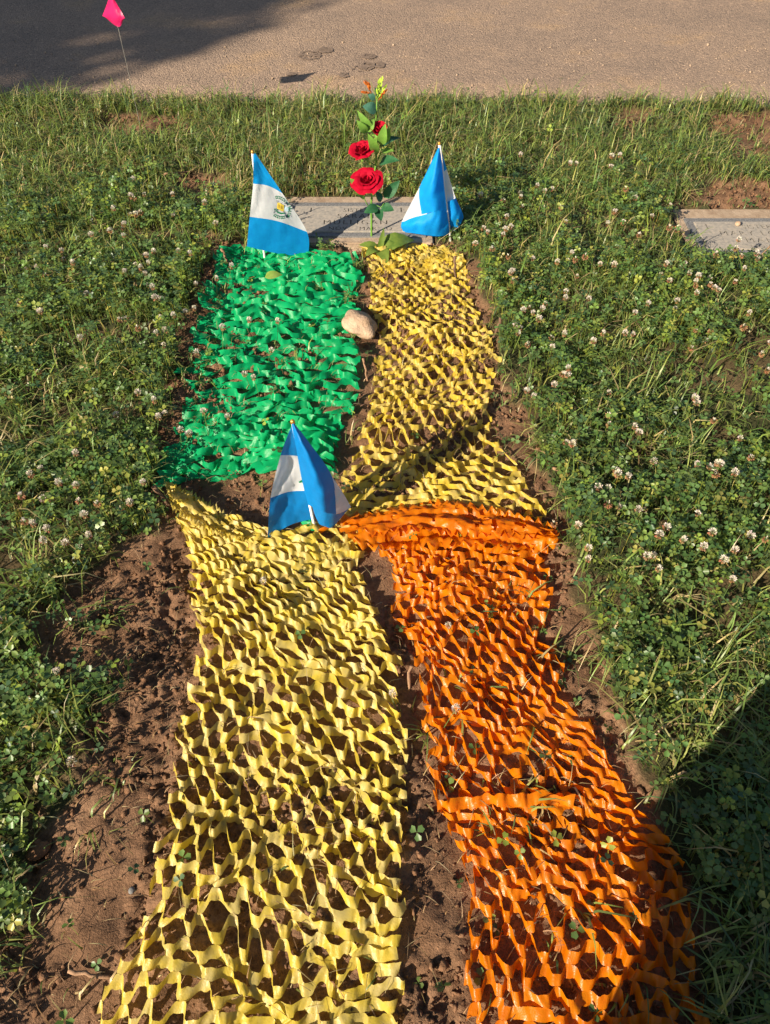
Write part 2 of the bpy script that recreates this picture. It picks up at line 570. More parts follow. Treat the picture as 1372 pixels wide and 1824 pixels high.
def boxmesh(x0, x1, y0, y1, z0, z1, bev=0.004, seg=2, jag=0.0):
    bm = bmesh.new()
    bmesh.ops.create_cube(bm, size=1)
    for v in bm.verts:
        v.co = ((x0 + x1) / 2 + v.co.x * (x1 - x0), (y0 + y1) / 2 + v.co.y * (y1 - y0), (z0 + z1) / 2 + v.co.z * (z1 - z0))
    if bev: bmesh.ops.bevel(bm, geom=list(bm.edges), offset=bev, segments=seg, affect='EDGES')
    me = bpy.data.meshes.new('box'); bm.to_mesh(me); bm.free()
    return me


def text_mesh(body, size, sx, spacing, x, y, z, depth, align='CENTER'):
    cu = bpy.data.curves.new('txt', 'FONT')
    cu.body = body; cu.size = size; cu.align_x = align; cu.align_y = 'CENTER'
    cu.extrude = depth; cu.space_character = spacing; cu.resolution_u = 3
    to = bpy.data.objects.new('txt', cu); COL.objects.link(to)
    bpy.context.view_layer.update()
    dg = bpy.context.evaluated_depsgraph_get()
    me = bpy.data.meshes.new_from_object(to.evaluated_get(dg))
    bpy.data.objects.remove(to); 
    me.transform(Matrix.Translation((x, y, z)) @ Matrix.Diagonal((sx, 1, 1, 1)))
    return me


def marker(name, S, rows, lines, label, ox):
    cx = (S['x0'] + S['x1']) / 2
    t = empty(name, (cx, S['y0'], 0))
    setp(t, label, 'grave marker', 'flat grave markers set in the lawn')

    def put(nm, me, mats):
        me.transform(Matrix.Translation((-cx, -S['y0'], 0)))
        o = link(nm, me, mats, t, False)
        return o
    y = [float(ground(634 if ox == 1 else 1250, r, 0.02)[1]) for r in rows]     # border far, panel far, panel near, border near
    put('concrete_rim', boxmesh(S['x0'], S['x1'], S['y0'], S['y1'], -0.06, 0.014, 0.006), M['concrete'])
    bx = 0.028
    put('border', boxmesh(S['x0'] + bx, S['x1'] - bx, y[3], y[0], -0.04, 0.020, 0.003), M['granite_dark'])
    bx += 0.03
    pm = boxmesh(S['x0'] + bx, S['x1'] - bx, y[2], y[1], -0.03, 0.024, 0.002)
    po = put('face_panel', pm, [M['granite'], M['engraving']])
    cut = MB()
    for (body, size, sx, sp, xx, py) in lines:
        yy = float(ground(634, py, 0.024)[1]) if ox == 1 else float(ground(1250, py, 0.024)[1])
        me = text_mesh(body, size, sx, sp, 0, 0, 0, 0.0035)
        me.transform(Matrix.Translation((xx - cx, yy - S['y0'], 0.024)))
        cut.add([v.co for v in me.vertices], [tuple(p.vertices) for p in me.polygons])
        bpy.data.meshes.remove(me)
    cme = mesh_py('cut', cut.v, cut.f)
    bm = bmesh.new(); bm.from_mesh(cme); bmesh.ops.remove_doubles(bm, verts=bm.verts, dist=1e-6)
    bmesh.ops.recalc_face_normals(bm, faces=bm.faces); bm.to_mesh(cme); bm.free()
    cme.materials.append(M['engraving'])
    co = bpy.data.objects.new('cut', cme); COL.objects.link(co)
    co.matrix_world = Matrix.Translation((cx, S['y0'], 0))
    md = po.modifiers.new('engrave', 'BOOLEAN'); md.operation = 'DIFFERENCE'; md.solver = 'EXACT'; md.object = co
    md.material_mode = 'TRANSFER'; md.use_self = True
    bpy.context.view_layer.update()
    dg = bpy.context.evaluated_depsgraph_get()
    nm = bpy.data.meshes.new_from_object(po.evaluated_get(dg))
    po.modifiers.clear(); po.data = nm
    bpy.data.objects.remove(co)
    return t


x1c = s1x
marker('grave_marker', S1, (360, 368, 414, 421),
       [('I', .052, .9, 1, x1c - .182, 374), ('I', .052, .9, 1, x1c + .182, 374), ('SISTER', .040, .8, 1.15, x1c, 374.5), ('SARAH', .048, .85, 1.25, x1c, 385),
        ('MULLIGAN', .048, .9, 1.3, x1c, 396), ('NOV.   MAR.  O', .036, .85, 1.2, x1c + .02, 407)],
       'flat grey grave marker behind the red roses, half in shadow', 1)
x2c = s2l + 0.305
marker('grave_marker', S2, (388, 396, 445, 451),
       [('I', .056, .9, 1, x2c - .205, 404), ('SISTER', .042, .85, 1.15, x2c - .01, 404), ('MARY LOYOLA', .048, .9, 1.3, x2c + .01, 415.5),
        ('MALLIN', .048, .95, 1.3, x2c + .01, 428), ('NOV. 9', .036, .9, 1.2, x2c - .02, 439)],
       'flat grey grave marker at the right edge, cut by the frame', 2)

# ------------------------------------------------------------------ plastic nets
def polyline(pts):
    w = np.array([ground(a, b) for a, b in pts], float)
    d = np.concatenate([[0], np.cumsum(np.hypot(*(w[1:] - w[:-1]).T))])
    return w, d / d[-1], d[-1]


def make_net(name, left, right, pitch, ncols, w, th0, mat, seed, label, skew=0.0, lift=0.006, wr=0.02, jit=0.2, thvar=18, bond=0.3, wrs=6.0, part=None, curl=0.03, twist=1.0, warp=1.0, nearbow=0.0, farbow=0.0):
    """A slit plastic film pulled into a net: strand j hangs between bond rows j and j+1. left/right run near -> far."""
    r = np.random.default_rng(seed)
    Lw, Lt, Ll = polyline(left); Rw, Rt, Rl = polyline(right)
    length = (Ll + Rl) / 2
    pk = np.array([p[0] for p in pitch]); pv = np.array([p[1] for p in pitch])
    ts = [0.0]
    while ts[-1] < 1.0: ts.append(ts[-1] + float(np.interp(ts[-1], pk, pv)) / length * r.uniform(.68, 1.32))
    ts = np.array(ts); NJ = len(ts) - 1
    NM = 2 * ncols
    m = np.arange(NM + 1)
    S, T = np.meshgrid(m / NM, ts)

    def plan(s, t):
        tt = t + skew * (0.5 - s) * np.sin(np.pi * np.clip(t, 0, 1)) + 0.012 * (fbm(s * 3 + seed, t * 7, 2, seed) - 0.5) * 2
        tc = np.clip(tt, -0.03, 1.03)
        lx = np.interp(tc, Lt, Lw[:, 0]); ly = np.interp(tc, Lt, Lw[:, 1])
        qx = np.interp(tc, Rt, Rw[:, 0]); qy = np.interp(tc, Rt, Rw[:, 1])
        x = lx * (1 - s) + qx * s; y = ly * (1 - s) + qy * s
        y = y + nearbow * np.sin(np.pi * np.clip(s * .92, 0, 1)) * np.clip(1 - t, 0, 1) ** 4 + farbow * np.sin(np.pi * np.clip(s * 1.05, 0, 1)) * np.clip(t, 0, 1) ** 8
        x0, y0 = x, y
        x = x + warp * (0.045 * (fbm(x0 * 5 + seed, y0 * 5, 2, seed + 21) - .5) + 0.03 * (vn(x0 * 16, y0 * 16, seed + 22) - .5))
        y = y + warp * (0.05 * (fbm(x0 * 5 - seed, y0 * 5, 2, seed + 23) - .5) + 0.038 * (vn(x0 * 16, y0 * 16, seed + 24) - .5))
        return x, y
    X, Y = plan(S, T)
    cw = length and (np.hypot(X[:, 1:] - X[:, :-1], Y[:, 1:] - Y[:, :-1]).mean())
    X = X + r.normal(0, jit * cw * 0.5, X.shape)
    Y = Y + r.normal(0, jit * cw * 0.5, Y.shape)
    Zg = H(X, Y, False)
    Z = Zg + lift + wr * np.clip(fbm(X * wrs + seed, Y * wrs, 3, seed + 3) - 0.38, 0, 1) * 2 + r.normal(0, 0.0025, X.shape)
    P = np.stack([X, Y, Z], -1)
    verts = []; faces = []; nv = 0
    K = 8; C = 3
    f = np.linspace(0, 1, K, endpoint=False)
    sfull = np.clip((f - bond) / (1 - 2 * bond), 0, 1); sfull = 0.45 * sfull + 0.55 * sfull * sfull * (3 - 2 * sfull)
    for j in range(NJ):
        A0 = (P[j] + P[j + 1]) / 2
        tan = P[j + 1] - P[j]; tan[:, 2] *= 0.3
        tan = tan / (np.linalg.norm(tan, axis=1, keepdims=True) + 1e-9)
        low = fbm(X[j] * 5 + seed, Y[j] * 5, 2, seed + 9) - 0.5
        th = np.radians(np.clip((th0 if not isinstance(th0, list) else np.interp(ts[j], [q[0] for q in th0], [q[1] for q in th0])) + thvar * (r.normal(0, .7, NM + 1) + low * 2.5), 5, 86))
        ww = w * r.uniform(0.9, 1.1, NM + 1)
        W = tan * (ww * np.cos(th))[:, None]; W[:, 2] += ww * np.sin(th)
        lower = ((m + j) % 2 == 0)[:, None]
        lo = np.where(lower, P[j], P[j + 1] - W)
        hi = np.where(lower, P[j] + W, P[j + 1])
        ol = lo - A0; oh = hi - A0
        mi = np.repeat(np.arange(NM), K); ff = np.tile(f, NM); sf = np.tile(sfull, NM)
        mi = np.append(mi, NM - 1); ff = np.append(ff, 1.0); sf = np.append(sf, 1.0)
        base = A0[mi] * (1 - ff)[:, None] + A0[mi + 1] * ff[:, None]
        l = base + ol[mi] * (1 - sf)[:, None] + ol[mi + 1] * sf[:, None]
        h = base + oh[mi] * (1 - sf)[:, None] + oh[mi + 1] * sf[:, None]
        # ribbons twist between bonds: one diagonal lies flat, the other stands on edge
        ph = (np.arange(NM) + j) % 2
        E = np.where(ph == 0, r.normal(-4, 30, NM), r.normal(46, 36, NM)) * (twist if not isinstance(twist, list) else np.interp(ts[j], [q[0] for q in twist], [q[1] for q in twist]))
        E = np.radians(np.append(E, E[-1]))[mi] * np.sin(np.pi * np.clip((ff - .12) / .76, 0, 1)) ** 0.9
        al = np.gradient(base, axis=0); al /= np.linalg.norm(al, axis=1, keepdims=True) + 1e-9
        wv = h - l; cc = (h + l) / 2
        ce = np.cos(E)[:, None]; se = np.sin(E)[:, None]
        wv = wv * ce + np.cross(al, wv) * se + al * (al * wv).sum(1, keepdims=True) * (1 - ce)
        l = cc - wv / 2; h = cc + wv / 2
        a = int(r.integers(0, K - 1)); b = int(r.integers(0, K - 1))
        l = l[a:len(l) - b]; h = h[a:len(h) - b]
        n = len(l)
        along = np.gradient(l + h, axis=0)
        nr = np.cross(along, h - l); nr /= np.linalg.norm(nr, axis=1, keepdims=True) + 1e-9
        cur = curl * w * np.interp(np.arange(n), np.linspace(0, n, 9), r.normal(0, 1, 9))[:, None]
        rows = []
        for c in range(C + 1):
            q = c / C
            rows.append(l * (1 - q) + h * q + nr * cur * 4 * q * (1 - q))
        rows = np.stack(rows, 1) + r.normal(0, 0.00025, (n, C + 1, 3))
        verts.append(rows.reshape(-1, 3))
        ii = np.arange(n * (C + 1)).reshape(n, C + 1) + nv
        faces.append(np.stack([ii[:-1, :-1], ii[1:, :-1], ii[1:, 1:], ii[:-1, 1:]], -1).reshape(-1, 4))
        nv += n * (C + 1)
    V = np.concatenate(verts); F = np.concatenate(faces)
    V[:, 2] = np.maximum(V[:, 2], H(V[:, 0], V[:, 1]) + 0.002)
    c = V.mean(0); c[2] = 0
    me = mesh_np(name, V - c, F)
    o = link(name, me, mat, part, False)
    o.location = c
    if part: o.location = c - np.array(part.location)
    if label: setp(o, label, 'netting', 'plastic nets laid over the grave')
    return o


YL_L = [(140, 1900), (165, 1830), (200, 1770), (240, 1650), (270, 1540), (312, 1430), (322, 1300), (330, 1180), (342, 1100), (335, 1010), (322, 935), (298, 878)]
YL_R = [(712, 1900), (720, 1830), (730, 1650), (727, 1500), (728, 1360), (722, 1260), (707, 1180), (682, 1110), (658, 1050), (652, 990), (640, 955), (625, 948)]
yellow = make_net('plastic_netting', YL_L, YL_R, [(0, .0315), (.42, .0305), (.6, .028), (.86, .024), (1, .018)], 11, 0.0205, [(0, 18), (.4, 24), (.65, 32), (1, 34)], M['yellow'], 21,
         'large yellow plastic net at the lower left, wide open mesh', skew=0.17, wr=0.022, jit=0.33, lift=.011, twist=[(0, .5), (.4, .7), (.7, .85), (1, .6)], thvar=14, warp=.7, farbow=-.06)
OR_L = [(806, 1900), (812, 1830), (825, 1700), (820, 1600), (800, 1490), (770, 1400), (738, 1270), (722, 1180), (697, 1090), (690, 1010), (660, 955), (640, 930)]
OR_R = [(1275, 1900), (1260, 1830), (1240, 1650), (1200, 1530), (1150, 1440), (1090, 1340), (1022, 1260), (1002, 1200), (988, 1130), (968, 1070), (968, 1010), (980, 955)]
orange = make_net('plastic_netting', OR_L, OR_R, [(0, .0325), (.45, .0325), (.75, .030), (.9, .023), (1, .016)], 10, 0.0205, [(0, 18), (.5, 26), (1, 36)], M['orange'], 22,
                  'bright orange plastic net at the lower right with a bunched top edge', skew=0.10, wr=0.026, jit=0.34, lift=.010, twist=[(0, .5), (.5, .75), (1, .8)], thvar=14, warp=.8)
GR_L = [(262, 892), (280, 850), (300, 780), (320, 700), (332, 640), (350, 560), (368, 490), (385, 452)]
GR_R = [(600, 868), (605, 815), (614, 770), (642, 715), (656, 660), (640, 590), (645, 500), (632, 455)]
make_net('plastic_netting', GR_L, GR_R, [(0, .019), (.15, .026), (.3, .042), (.42, .034), (.6, .026), (.8, .027), (.92, .017), (1, .013)], 7, 0.0245, 27, M['green'], 23,
         'emerald green plastic net at the upper left, crumpled and dense', skew=0.03, wr=0.04, jit=0.36, thvar=22, wrs=9, curl=0.03, twist=.7, nearbow=.085)
YU_L = [(600, 935), (610, 885), (626, 800), (650, 740), (660, 650), (666, 590), (655, 520), (640, 452)]
YU_R = [(985, 965), (968, 900), (922, 850), (890, 800), (874, 720), (882, 680), (884, 600), (860, 560), (846, 480), (800, 440)]
make_net('plastic_netting', YU_L, YU_R, [(0, .020), (.1, .024), (.2, .038), (.45, .036), (.65, .032), (.85, .026), (1, .015)], 10, 0.0175, 30, M['yellow2'], 24,
         'pale yellow plastic net at the upper right behind the orange one', skew=-0.03, wr=0.026, jit=0.3, twist=.9)

# bunched hems: same film, folded several times
def crumple(name, near, far, mat, part, seed, lift=.03, ridge=.016, nu=90, nv_=22):
    """bunched film: a creased sheet between two traced edges, folds running along it"""
    r = np.random.default_rng(seed)

    def edge(e):
        w, t, _ = polyline(e)
        u = np.linspace(0, 1, nu)
        return np.interp(u, t, w[:, 0]), np.interp(u, t, w[:, 1])
    nx0, ny0 = edge(near); fx, fy = edge(far)
    v = np.linspace(0, 1, nv_)[:, None]
    X = nx0 * (1 - v) + fx * v; Y = ny0 * (1 - v) + fy * v
    U = np.linspace(0, 1, nu)[None] + 0 * v
    zig = (np.abs(((U * 21 + .8 * vn(U * 6, v * 2, seed)) % 1) - .5) * 2)
    Y = Y + (v ** 6) * (zig - .5) * .028 - ((1 - v) ** 6) * (np.abs(((U * 17 + .3) % 1) - .5) * 2 - .5) * .026
    cr = 1 - np.abs(2 * fbm(U * 5 + seed, v * 4.5 + U * 2.2, 3, seed + 2) - 1)
    fine = 1 - np.abs(2 * fbm(U * 22 + seed, v * 7 - U * 9, 2, seed + 4) - 1)
    Z = H(X, Y, False) + lift * (1 - .45 * v) + ridge * (cr - .5) * 1.9 + ridge * .45 * (fine - .5) + .006 * np.sin(v * 12 + 6 * vn(U * 4, v, seed))
    Xj = X + .004 * (vn(U * 40, v * 20, seed + 6) - .5)
    V = np.stack([Xj, Y, np.maximum(Z, H(X, Y) + .004)], -1).reshape(-1, 3)
    idx = np.arange(nu * nv_).reshape(nv_, nu)
    F = np.stack([idx[:-1, :-1], idx[:-1, 1:], idx[1:, 1:], idx[1:, :-1]], -1)
    keep = r.random((nv_ - 1, nu - 1)) > 0
    hole = (vn(U[:-1, :-1] * 34, v[:-1] * 5.0 + 0 * U[:-1, :-1], seed + 8) > .80) & (v[:-1] > .08) & (v[:-1] < .9)
    F = F[keep & ~hole].reshape(-1, 4)
    c = V.mean(0); c[2] = 0
    o = link(name, mesh_np(name, V - c, F), mat, part, False)
    o.location = c - np.array(part.location)
    return o


crumple('folded_hem', [(632, 985), (700, 992), (800, 985), (900, 992), (988, 985)], [(592, 940), (680, 914), (765, 899), (850, 912), (986, 950)], M['orange'], orange, 41)
crumple('folded_hem', [(650, 972), (760, 965), (880, 972), (990, 975)], [(610, 942), (700, 920), (780, 908), (900, 928), (985, 955)], M['orange'], orange, 43, lift=.042, ridge=.014)
crumple('folded_corner', [(312, 925), (350, 950), (400, 975), (440, 980)], [(298, 872), (340, 883), (385, 915), (432, 955)], M['yellow'], yellow, 45, lift=.035, ridge=.013, nu=50, nv_=16)
make_net('folded_strip', [(766, 1449), (764, 1431)], [(1010, 1444), (1008, 1424)], [(0, .024), (1, .024)], 6, 0.024, 14, M['orange'], 35,
         None, wr=0.012, lift=0.02, jit=0.2, thvar=12, part=orange, twist=.4, warp=.6)


# ------------------------------------------------------------------ stick flags
M['blue'] = noise_mat('sky_blue_cloth', [(0.35, (0.003, 0.31, 0.80)), (0.7, (0.004, 0.37, 0.88))], 40, 0.6, 0.15, 900, 0.3, bdist=0.0008, transl=0.4)
M['blue2'] = noise_mat('deep_blue_cloth', [(0.35, (0.002, 0.20, 0.56)), (0.7, (0.003, 0.24, 0.64))], 40, 0.5, 0.15, 900, 0.4, bdist=0.0008, transl=0.3)
M['white'] = noise_mat('white_cloth', [(0.35, (0.68, 0.70, 0.74)), (0.7, (0.76, 0.78, 0.82))], 40, 0.6, 0.15, 900, 0.4, bdist=0.0008, transl=0.3)
M['stick'] = noise_mat('white_plastic_stick', [(0.3, (0.7, 0.68, 0.64)), (0.7, (0.8, 0.79, 0.76))], 30, 0.4)
M['gold'] = noise_mat('gold_finial', [(0.3, (0.55, 0.28, 0.06)), (0.7, (0.7, 0.4, 0.1))], 60, 0.3)
M['gold'].node_tree.nodes['Principled BSDF'].inputs['Metallic'].default_value = 0.6
M['em_green'] = noise_mat('emblem_green', [(0.3, (0.0, 0.14, 0.06)), (0.7, (0.0, 0.2, 0.09))], 80, 0.6)
M['em_yellow'] = noise_mat('emblem_yellow', [(0.3, (0.62, 0.46, 0.05)), (0.7, (0.72, 0.55, 0.08))], 80, 0.6)
M['em_dark'] = noise_mat('emblem_dark', [(0.3, (0.01, 0.02, 0.05)), (0.7, (0.03, 0.04, 0.09))], 80, 0.6)
M['em_pale'] = noise_mat('emblem_pale_blue', [(0.3, (0.42, 0.6, 0.72)), (0.7, (0.5, 0.68, 0.8))], 80, 0.6)


def catmull(P, n):
    P = np.asarray(P, float); m = len(P); out = []
    for i in range(m - 1):
        p0 = P[max(i - 1, 0)] if i > 0 else 2 * P[0] - P[1]
        p3 = P[min(i + 2, m - 1)] if i < m - 2 else 2 * P[-1] - P[-2]
        p1, p2 = P[i], P[i + 1]
        for q in range(n):
            t = q / n
            out.append(0.5 * ((2 * p1) + (-p0 + p2) * t + (2 * p0 - 5 * p1 + 4 * p2 - p3) * t ** 2 + (-p0 + 3 * p1 - 3 * p2 + p3) * t ** 3))
    out.append(P[-1])
    return np.array(out)


class Cloth:
    def __init__(s, Y0): s.b = MB(); s.Y0 = Y0; s.samp = []

    def patch(s, G, mats, n=6, m=8):
        """G: control rows of (px, py, dY); mats[i]: material of the band between rows i and i+1."""
        G = np.array(G, float)
        A = catmull(G, n)                             # along rows
        B = np.stack([catmull(A[i], m) for i in range(len(A))])
        nr, nc = B.shape[:2]
        ripple = 0.0042 * (fbm(B[..., 0] * .11 + B[..., 1] * .05, B[..., 1] * .03, 3, 77) - .5)
        V = []
        for i in range(nr):
            for j in range(nc):
                V.append(at(B[i, j, 0], B[i, j, 1], s.Y0 + B[i, j, 2] + ripple[i, j] * 3))
        s.samp.append((B.reshape(-1, 3), len(mats)))
        for i in range(nr - 1):
            F = [(i * nc + j, (i + 1) * nc + j, (i + 1) * nc + j + 1, i * nc + j + 1) for j in range(nc - 1)]
            if i == 0: base = len(s.b.v); s.b.v += [tuple(v) for v in V]
            s.b.f += [tuple(k + base for k in f) for f in F]
            s.b.m += [mats[min(i // n, len(mats) - 1)]] * len(F)
        s.last = B.reshape(-1, 3)

    def yat(s, px, py, B):
        d = (B[:, 0] - px) ** 2 + (B[:, 1] - py) ** 2
        k = np.argsort(d)[:4]; w = 1 / (d[k] + .05)
        return float((B[k, 2] * w).sum() / w.sum())


def flag_thing(base, tip, Y0, label, r=0.0045, finial='gold', below=0.10, tipdY=0.0):
    b = at(*base, Y0); t = at(*tip, Y0 + tipdY)
    root = empty('hand_flag', (b.x, b.y, h1(b.x, b.y)))
    setp(root, label, 'flag', 'small blue and white flags on sticks')
    d = (t - b).normalized()
    lo = b - d * below
    mb = MB().tube([lo, b, (b + t) / 2, t], r, 10)
    stick = mb.build('stick', M['stick'], None); reparent(stick, root)
    f = MB(); f.ball(t + d * 0.004, (0.0055, 0.0055, 0.007), 0, 8)
    fo = f.build('finial', M['gold'], None); reparent(fo, root)
    return root


def reparent(o, root):
    o.parent = root
    for v in o.data.vertices: v.co -= root.location
    return o


# front flag, at the crossing of the four nets
Yf = float(ground(564, 950)[1])
fr = flag_thing((562, 945), (522, 754), Yf, 'deep blue and white striped flag at the centre of the nets', 0.0042)
c = Cloth(Yf)
c.patch([[(520.5, 756, .004), (521.5, 755.5, .004), (523.5, 755, .004)],
         [(500, 811, -.015), (517, 811, .004), (536, 813, .012)],
         [(482, 887, -.030), (515, 876, .004), (549, 874, .014)],
         [(477, 959, -.036), (518, 935, -.004), (558, 924, .012)]], [0, 1, 0])
Bl = c.last
c.patch([[(519.5, 756, -.008), (522.5, 754.6, -.010), (525, 755, -.006)],
         [(527, 795, -.013), (541, 797, -.038), (553, 791, -.014)],
         [(538, 855, -.015), (566, 861, -.058), (592, 850, -.020)],
         [(549, 899, -.015), (576, 912, -.052), (599, 916, -.025)]], [0, 0, 0])
c.patch([[(592, 849, -.020), (592.7, 850, -.018), (593.5, 851.5, -.015)],
         [(597, 882, -.024), (605, 879, -.010), (611, 878, .005)],
         [(599, 916, -.025), (613, 911, -.005), (625.5, 903, .015)]], [1, 1])
c.patch([[(556, 900, -.010), (577, 911, -.046), (599, 916, -.025), (613, 911, -.005), (625.5, 903, .015)],
         [(561, 917, -.006), (579, 926, -.030), (597, 929, -.015), (608, 921, .000), (622, 906, .014)],
         [(569, 934, -.004), (580, 938, -.015), (591, 940, -.008), (604, 927, .004), (618, 910, .013)]], [0, 0])
co = c.b.build('cloth', [M['blue2'], M['white']], None); reparent(co, fr)
em = MB()
for (a, bq, cc, d) in [((534, 857), (541, 853), (546, 856), (541, 861)), ((537, 844), (542, 841), (546, 846), (541, 849)), ((532, 858), (537, 856), (537, 860), (533, 860))]:
    em.add([at(p[0], p[1], Yf + c.yat(p[0], p[1], Bl) - .002) for p in (a, bq, cc, d)], [(0, 1, 2, 3)])
eo = em.build('emblem', [M['em_green']], None); reparent(eo, fr); eo.parent = co

# left rear flag, its emblem in view
Yl = float(ground(473, 462)[1])
fl = flag_thing((472, 462), (450, 273), Yl, 'sky blue and white flag with wreath emblem, left of the roses', 0.0045)
c = Cloth(Yl)
c.patch([[(451, 276, -.006), (453, 274, -.008), (455, 273, -.006)],
         [(451, 327, -.016), (478, 331, .006), (503, 344, .014)],
         [(445, 386, -.026), (495, 394, .000), (547, 413, .034)],
         [(440, 439, -.030), (492, 451, -.004), (549.5, 461, .028)]], [0, 1, 0], 7, 8)
Bl = c.last
co = c.b.build('cloth', [M['blue'], M['white']], None); reparent(co, fl)
em = MB()


def eq(pts, mat, dz=.0025):
    em.add([at(p[0], p[1], Yl + c.yat(p[0], p[1], Bl) - dz) for p in pts], [tuple(range(len(pts)))], mat)


re_ = random.Random(3)
for (p0, p1, p2, n) in [((489, 352), (503, 348), (517, 370), 9), ((487, 381), (499, 392), (514, 384), 9), ((516, 368), (518, 378), (513, 384), 4), ((487, 366), (489, 371), (494, 375), 3)]:
    for i in range(n):
        t = (i + .5) / n
        x = (1 - t) ** 2 * p0[0] + 2 * t * (1 - t) * p1[0] + t * t * p2[0]
        y = (1 - t) ** 2 * p0[1] + 2 * t * (1 - t) * p1[1] + t * t * p2[1]
        dx = 2 * (1 - t) * (p1[0] - p0[0]) + 2 * t * (p2[0] - p1[0]); dy = 2 * (1 - t) * (p1[1] - p0[1]) + 2 * t * (p2[1] - p1[1])
        l = math.hypot(dx, dy); dx /= l; dy /= l
        for sgn in (-1, 1):
            nx_, ny_ = -dy * sgn, dx * sgn
            eq([(x, y), (x + dx * 1.9 + nx_ * 1.0, y + dy * 1.9 + ny_ * 1.0), (x + dx * 2.8 + nx_ * 3.0, y + dy * 2.8 + ny_ * 3.0), (x + dx * .2 + nx_ * 2.2, y + dy * .2 + ny_ * 2.2)], 0)
eq([(494.5, 360.5), (499, 361.5), (502, 364), (506, 365.5), (505.3, 377), (501, 376), (498, 373.5), (493.2, 371.5)], 1, .0022)
for i in range(4): eq([(496.3 + i * 2.4, 364 + i), (497 + i * 2.4, 364.2 + i), (496.4 + i * 2.4, 370 + i), (495.7 + i * 2.4, 369.7 + i)], 4, .0030)
eq([(492, 374), (496, 377.5), (502, 379), (508, 378.5), (508, 380.5), (501, 381.5), (494.5, 379.5)], 0, .0028)
for q in ([(510, 360), (513.5, 361), (513, 365), (509.5, 363.5)], [(510, 383), (513.5, 384.5), (512.5, 388.5), (508.5, 386)]): eq(q, 2, .003)
for q in ([(506, 362), (511, 360), (511.5, 361), (506.5, 363)], [(493, 356), (494, 356), (494.4, 361), (493.6, 361)], [(506, 376), (510, 384), (509, 385), (505.2, 377)], [(492, 372), (488, 380), (487.4, 379.4), (491.4, 371.4)]): eq(q, 2, .003)
eq([(507.5, 369), (511, 368), (514, 370), (514.5, 375), (511.5, 377), (507.5, 374)], 3, .0022)
eo = em.build('emblem', [M['em_green'], M['em_yellow'], M['em_dark'], M['em_pale'], M['gold']], None, False); reparent(eo, fl); eo.parent = co

# right rear flag, wrapped round its stick
Yr = float(ground(804, 434)[1])
fg = flag_thing((803, 434), (783, 258), Yr, 'sky blue flag wrapped around its leaning stick, right of the roses', 0.0052)
c = Cloth(Yr)
# back layer: hoist side, blue / white / blue, left end shows behind the fold
c.patch([[(781, 262, .008), (783, 260, .008), (785, 262, .008)],
         [(746, 336, .030), (775, 320, .020), (796, 301, .014)],
         [(716, 395, .035), (772, 385, .020), (812, 353, .022)],
         [(718, 412, .020), (785, 420, .012), (826, 388, .030)]], [0, 1, 0])
# right part hanging behind the stick towards the viewer
c.patch([[(812, 353, .022), (806, 356, .008), (797, 359, .007)],
         [(824, 379, .028), (814, 382, .006), (799, 385, .006)],
         [(826, 388, .030), (817, 404, .008), (801, 417, .006)]], [0, 0])
# front fold
c.patch([[(781.5, 263, -.006), (782, 262, -.008), (783.5, 262, -.007)],
         [(763, 303, -.004), (776, 302, -.030), (788, 300, -.008)],
         [(747, 338, .004), (770, 338, -.045), (791, 330, -.008)],
         [(751, 382, .000), (773, 377, -.040), (796, 374, -.008)]], [0, 0, 0])
# lower roll
c.patch([[(717, 396, .030), (735, 388, -.010), (758, 382, -.030), (780, 375, -.036), (796, 374, -.008)],
         [(716, 403, .020), (737, 401, -.035), (760, 398, -.050), (781, 396, -.045), (799, 396, -.008)],
         [(722, 414, .015), (740, 416, -.025), (762, 419, -.040), (783, 421, -.035), (801, 417, -.007)]], [0, 0])
co = c.b.build('cloth', [M['blue'], M['white']], None); reparent(co, fg)

# ------------------------------------------------------------------ leaves for the made plants
def leaf_patch(mb, base, tip, width, normal, fold=0.25, droop=0.1, mat=0, n=7, serr=0.0):
    base = Vector(base); tip = Vector(tip)
    d = tip - base; L = d.length; d.normalize()
    nrm = Vector(normal); nrm = (nrm - d * nrm.dot(d)).normalized()
    side = d.cross(nrm)
    V = []; F = []
    for i in range(n + 1):
        t = i / n
        wdt = width * 0.5 * (math.sin(math.pi * min(1, t ** 0.75)) ** 0.85) + 0.0003
        if serr and 0 < i < n: wdt *= 1 + serr * (1 if i % 2 else -1)
        c = base + d * (L * t) + nrm * (droop * L * (math.sin(math.pi * t) - 0.8 * t * t))
        for s in (-1, -.5, 0, .5, 1):
            V.append(c + side * (wdt * s) + nrm * (abs(s) * wdt * fold + 0.0006 * random.uniform(-1, 1)))
    for i in range(n):
        for q in range(4):
            a = i * 5 + q
            F.append((a, a + 5, a + 6, a + 1))
    mb.add(V, F, mat)


